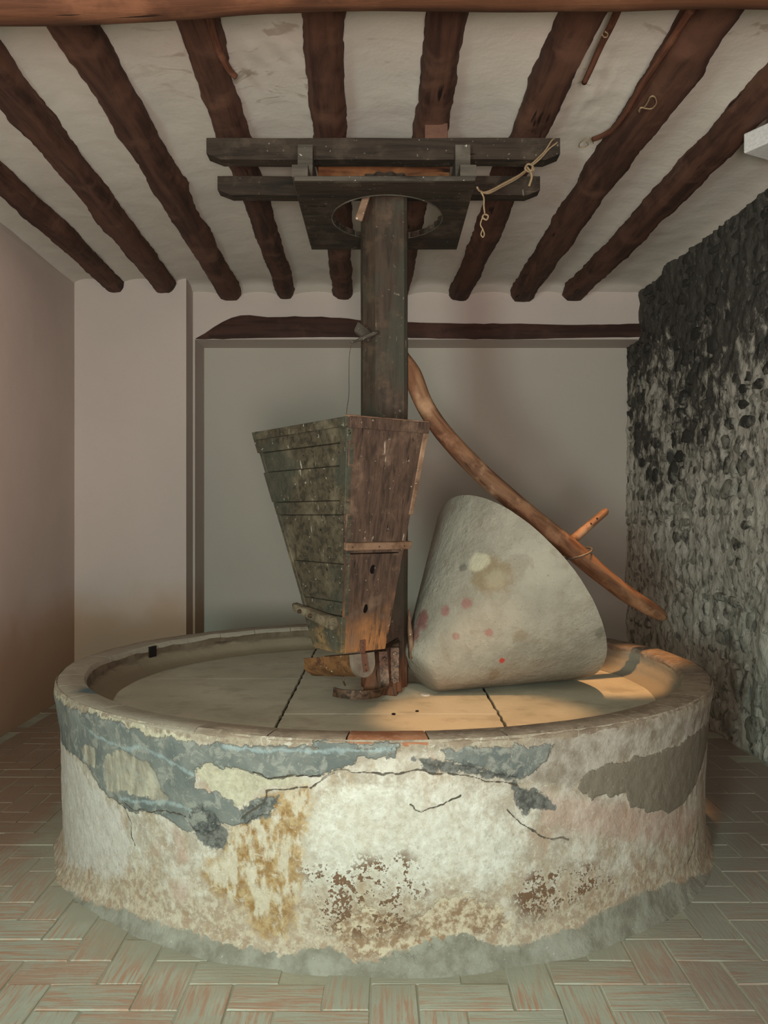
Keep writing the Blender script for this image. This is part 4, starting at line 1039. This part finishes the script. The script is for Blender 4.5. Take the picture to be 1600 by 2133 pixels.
# arm holding the hopper to the post
bm = bmesh.new(); hexa(bm, [(-.10, 3.93, 1.02), (-.04, 3.90, 1.02), (-.04, 3.90, 1.09), (-.10, 3.93, 1.09)], [(-.06, 4.142, 1.02), (.0, 4.115, 1.02), (.0, 4.115, 1.09), (-.06, 4.142, 1.09)]); bevel(bm, .004)
obj('support_arm', bm, M_hopR, hop)
bm = bmesh.new(); q0 = fp(1, 2, .55, .9); hexa(bm, [q0+Vector((-.03, 0, -.03)), q0+Vector((.03, 0, -.03)), q0+Vector((.03, 0, .03)), q0+Vector((-.03, 0, .03))], [Vector((-.06, 4.142, q0.z-.03)), Vector((0, 4.115, q0.z-.03)), Vector((0, 4.115, q0.z+.03)), Vector((-.06, 4.142, q0.z+.03))])
obj('support_arm', bm, M_hopR, hop)

# ------------------------------------------------------------------ draught pole
pole = thing('draught_pole', 'long curved wooden pole leaning from the post over the grinding stone', 'pole', at(1190, 1137, 4.40))
bm = bmesh.new()
PP = [at(838, 742, 4.40), at(858, 778, 4.385), at(882, 838, 4.37), at(915, 890, 4.37), at(960, 943, 4.37), at(1010, 993, 4.38), at(1070, 1045, 4.395), at(1130, 1095, 4.42), at(1190, 1143, 4.45), at(1245, 1190, 4.50), at(1300, 1233, 4.57), at(1345, 1262, 4.63), at(1372, 1278, 4.67), at(1384, 1286, 4.69)]
RR = [.035, .047, .046, .046, .047, .048, .049, .050, .050, .048, .045, .041, .036, .022]
S = smoothpath(PP, 5); R = [float(np.interp(i/5, range(len(RR)), RR)) for i in range(len(S))]
tube(bm, S, R, 18, wob=.05, seed=11, freq=2.5)
obj('shaft', bm, M_pole, pole, smooth=True)
# wire hoop round the pole and the axle peg
hc = at(1202, 1152, 4.462); bm = bmesh.new()
td_ = (PP[9]-PP[8]).normalized(); 
s_a = Vector((0, 1, 0)); s_a = (s_a-td_*s_a.dot(td_)).normalized(); s_b = td_.cross(s_a)
if s_b.z < 0: s_b = -s_b
loop = [hc+s_a*.068*math.cos(a)+s_b*.066*math.sin(a)+td_*(.045*math.sin(a)) for a in [2*PI*k/24 for k in range(25)]]
tube(bm, loop, .0055, 7, cap=False); obj('wire_hoop', bm, M_wire, pole, smooth=True)

# ------------------------------------------------------------------ timber frame under the joists
fr = thing('timber_frame', 'dark timber frame bolted under the joists round the post top', 'frame', (0, 4.3, 2.95))
for (y, xa, xb, z0, z1) in ((4.12, -.847, .84, 3.165, 3.268), (4.55, -.877, .822, 3.155, 3.255)):
    bm = bmesh.new(); n = 24; rings = []
    for i in range(n+1):
        x = xa+(xb-xa)*i/n; q = min(1, (i/n)/.02+.0, (1-i/n)/.02+.0); cut = .028*(1-q)
        w2 = .004*noise.noise(Vector((x*3, y, 1)))
        rings.append([bm.verts.new((x, y, z0+w2+cut)), bm.verts.new((x, y, z1+w2*.6)), bm.verts.new((x, y+.085, z1+w2*.6)), bm.verts.new((x, y+.085, z0+w2+cut))])
    for a, b in zip(rings, rings[1:]):
        for k in range(4): bm.faces.new([a[k], a[(k+1) % 4], b[(k+1) % 4], b[k]])
    bm.faces.new(rings[0]); bm.faces.new(rings[-1]); bmesh.ops.recalc_face_normals(bm, faces=bm.faces)
    o = obj('crossbar', bm, M_bar, fr, loc=(xa, y, z0)); o['label'] = 'front crossbar, sooty black' if y < 4.3 else 'rear crossbar, greenish black'
ZFB = 2.933; th_b = .022
fw = [(-.395, 3.80), (.402, 3.80), (.400, 4.76), (-.398, 4.76)]
hole = []
for k in range(96):
    a = 2*PI*k/96; q = 1.0
    if 0 < a < PI: q = 1-.075*(abs(math.sin(a*14)))
    hole.append((.015+.275*math.cos(a)*q, 4.27+.325*math.sin(a)*q))
me = plate('bottom_board', [(x, y) for x, y in fw], [hole], th_b, ((0, 0, ZFB), (1, 0, 0), (0, 1, 0)))
bb = obj('bottom_board', me, M_bar, fr); bb['label'] = 'flat board with a big round hole for the post'
bm = bmesh.new(); box(bm, (-.395, 3.788, ZFB+.003), (.402, 3.80, ZFB+.024)); bevel(bm, .003); obj('edge_lath', bm, M_grey, fr)
loop = [Vector((.015+.276*math.cos(a), 4.27+.326*math.sin(a), ZFB-.001)) for a in [PI+PI*k/30 for k in range(31)]]
# pale iron tyre lining the hole's edge
bm = bmesh.new(); lo = []
for k in range(72):
    a = PI+PI*k/71 if False else 2*PI*k/72; lo.append([bm.verts.new((.015+r*math.cos(a), 4.27+r*1.18*math.sin(a), z)) for r, z in ((.275, ZFB-.003), (.275, ZFB+.028), (.269, ZFB+.028), (.269, ZFB-.003))])
for k in range(72):
    for q in range(4): bm.faces.new([lo[k][q], lo[k][(q+1) % 4], lo[(k+1) % 72][(q+1) % 4], lo[(k+1) % 72][q]])
bmesh.ops.recalc_face_normals(bm, faces=bm.faces); o = obj('iron_ring', bm, M_grey, fr, smooth=40); o['label'] = 'thin band lining the round hole'
for sx in (-1, 1):
    x0 = -.405 if sx < 0 else .335
    prof_ = [(3.795, ZFB+.022), (3.795, ZFB+.075), (3.83, ZFB+.085), (4.04, ZFB+.085), (4.06, 3.21), (4.12, 3.21), (4.12, 3.165), (4.60, 3.155), (4.75, 3.155), (4.75, ZFB+.022)]
    bm = bmesh.new(); A = [bm.verts.new((x0, y, z)) for y, z in prof_]; B = [bm.verts.new((x0+.07, y, z)) for y, z in prof_]
    bm.faces.new(A); bm.faces.new(B[::-1])
    for k in range(len(A)): bm.faces.new([A[k], A[(k+1) % len(A)], B[(k+1) % len(A)], B[k]])
    bmesh.ops.recalc_face_normals(bm, faces=bm.faces); obj('cheek_board', bm, M_grey, fr)
bm = bmesh.new(); box(bm, (-.335, 4.40, 3.125), (.335, 4.43, 3.285)); bevel(bm, .003)
o = obj('back_plank', bm, M_orange, fr); o['label'] = 'bare orange-brown plank inside the frame'
# toothed collar at the top of the post
bm = bmesh.new(); outl = []
for k in range(60):
    a = 2*PI*k/60; r = .135+(.016 if (k//2) % 2 else 0); outl.append((.01+r*math.cos(a), 4.225+r*math.sin(a)))
bm.free(); me = plate('collar', outl, [], .03, ((0, 0, 3.061), (1, 0, 0), (0, 1, 0)))
o = obj('collar', me, M_bar, post); o['label'] = 'toothed round collar on top of the post'
bm = bmesh.new(); a_, b_ = at(766, 402, 4.02), at(747, 459, 4.06); dd = (b_-a_).normalized(); s2 = dd.cross(Vector((0, 1, 0))).normalized(); s3 = dd.cross(s2)
hexa(bm, [a_+s2*.016+s3*.01, a_-s2*.016+s3*.01, a_-s2*.016-s3*.01, a_+s2*.016-s3*.01], [b_+s2*.018+s3*.01, b_-s2*.018+s3*.01, b_-s2*.018-s3*.01, b_+s2*.018-s3*.01]); bevel(bm, .003)
o = obj('wedge', bm, M_strip, fr); o['label'] = 'pale wooden wedge in the hole beside the post'
for k in (5,):
    bm = bmesh.new(); x = at(908, 275, 4.17).x; box(bm, (x-.055, 4.13, 3.262), (x+.055, 4.2, 3.345)); bevel(bm, .003); obj('packing_block', bm, M_wood_joist, fr)
for x, z, y in ((-.36, 2.99, 3.786), (.375, 2.985, 3.786)):
    pass
# ropes on the frame
rp = thing('frame_rope', 'thin rope tied from the front crossbar down to the frame corner', 'rope', at(1105, 345, 4.08))
cord('strand', [at(1158, 290, 4.14), at(1150, 292, 4.10), at(1135, 315, 4.09), at(1118, 332, 4.08), at(1106, 343, 4.07)], .004, None, parent=rp)
cord('strand', [at(1162, 296, 4.11), at(1144, 310, 4.10), at(1126, 330, 4.09), at(1108, 345, 4.08)], .004, None, parent=rp)
cord('knot', [at(1106, 343, 4.07), at(1112, 352, 4.05), at(1104, 358, 4.06), at(1094, 352, 4.05), at(1100, 342, 4.06), at(1110, 346, 4.05), at(1106, 356, 4.04), at(1098, 348, 4.05)], .005, None, parent=rp)
cord('strand', [at(1102, 350, 4.07), at(1080, 366, 4.02), at(1050, 382, 3.97), at(1020, 398, 3.92), at(1002, 402, 3.89)], .005, None, parent=rp)
cord('strand', [at(1100, 354, 4.08), at(1076, 372, 4.03), at(1046, 388, 3.98), at(1018, 402, 3.92), at(1000, 398, 3.89), at(994, 390, 3.86)], .005, None, parent=rp)
cord('frayed_end', [at(1105, 356, 4.05), at(1108, 368, 4.05), at(1104, 382, 4.05), at(1102, 388, 4.05)], .006, None, parent=rp)
hr = thing('hanging_cord', 'short knotted cord hanging from the frame corner with an open loop', 'rope', at(1009, 400, 3.88))
cord('strand', [at(1002, 399, 3.88), at(1008, 412, 3.88), at(1008, 430, 3.88), at(1010, 445, 3.88)], .0038, None, parent=hr)
cord('knot', [at(1010, 445, 3.88), at(1005, 452, 3.87), at(1013, 458, 3.87), at(1017, 450, 3.88), at(1008, 447, 3.88), at(1004, 457, 3.88)], .0042, None, parent=hr)
cord('loop', [at(1004, 456, 3.88), at(1001, 468, 3.88), at(1006, 478, 3.88), at(1009, 488, 3.88), at(1006, 494, 3.88), at(1002, 488, 3.88), at(1006, 476, 3.88)], .003, None, parent=hr)

# ------------------------------------------------------------------ bits lying on the pan
bm = bmesh.new(); q = at(886, 1447, F*(HC-ZP-.004)/(1447-HY)); bmesh.ops.create_cone(bm, cap_ends=True, segments=24, radius1=.024, radius2=.022, depth=.007, matrix=Matrix.Translation(q) @ Matrix.Rotation(.05, 4, 'X')); 
tag(obj('white_disc', bm, M_white, loc=q), 'small white disc lying on the pan in front of the grinding stone', 'disc')
k = 0
for px, py, r, lb in ((820, 1487, .008, 'dark crumb of debris on the pan, left of the pair in front'), (869, 1481, .007, 'dark crumb of debris on the pan, right of the pair in front')):
    q = at(px, py, F*(HC-ZP-.004)/(py-HY)); bm = bmesh.new(); bmesh.ops.create_icosphere(bm, subdivisions=1, radius=r, matrix=Matrix.Translation(q) @ Matrix.Diagonal((1.3, 1, .6, 1)))
    tag(obj('crumb', bm, M_dark, loc=q), lb, 'debris', 'crumbs on the pan')
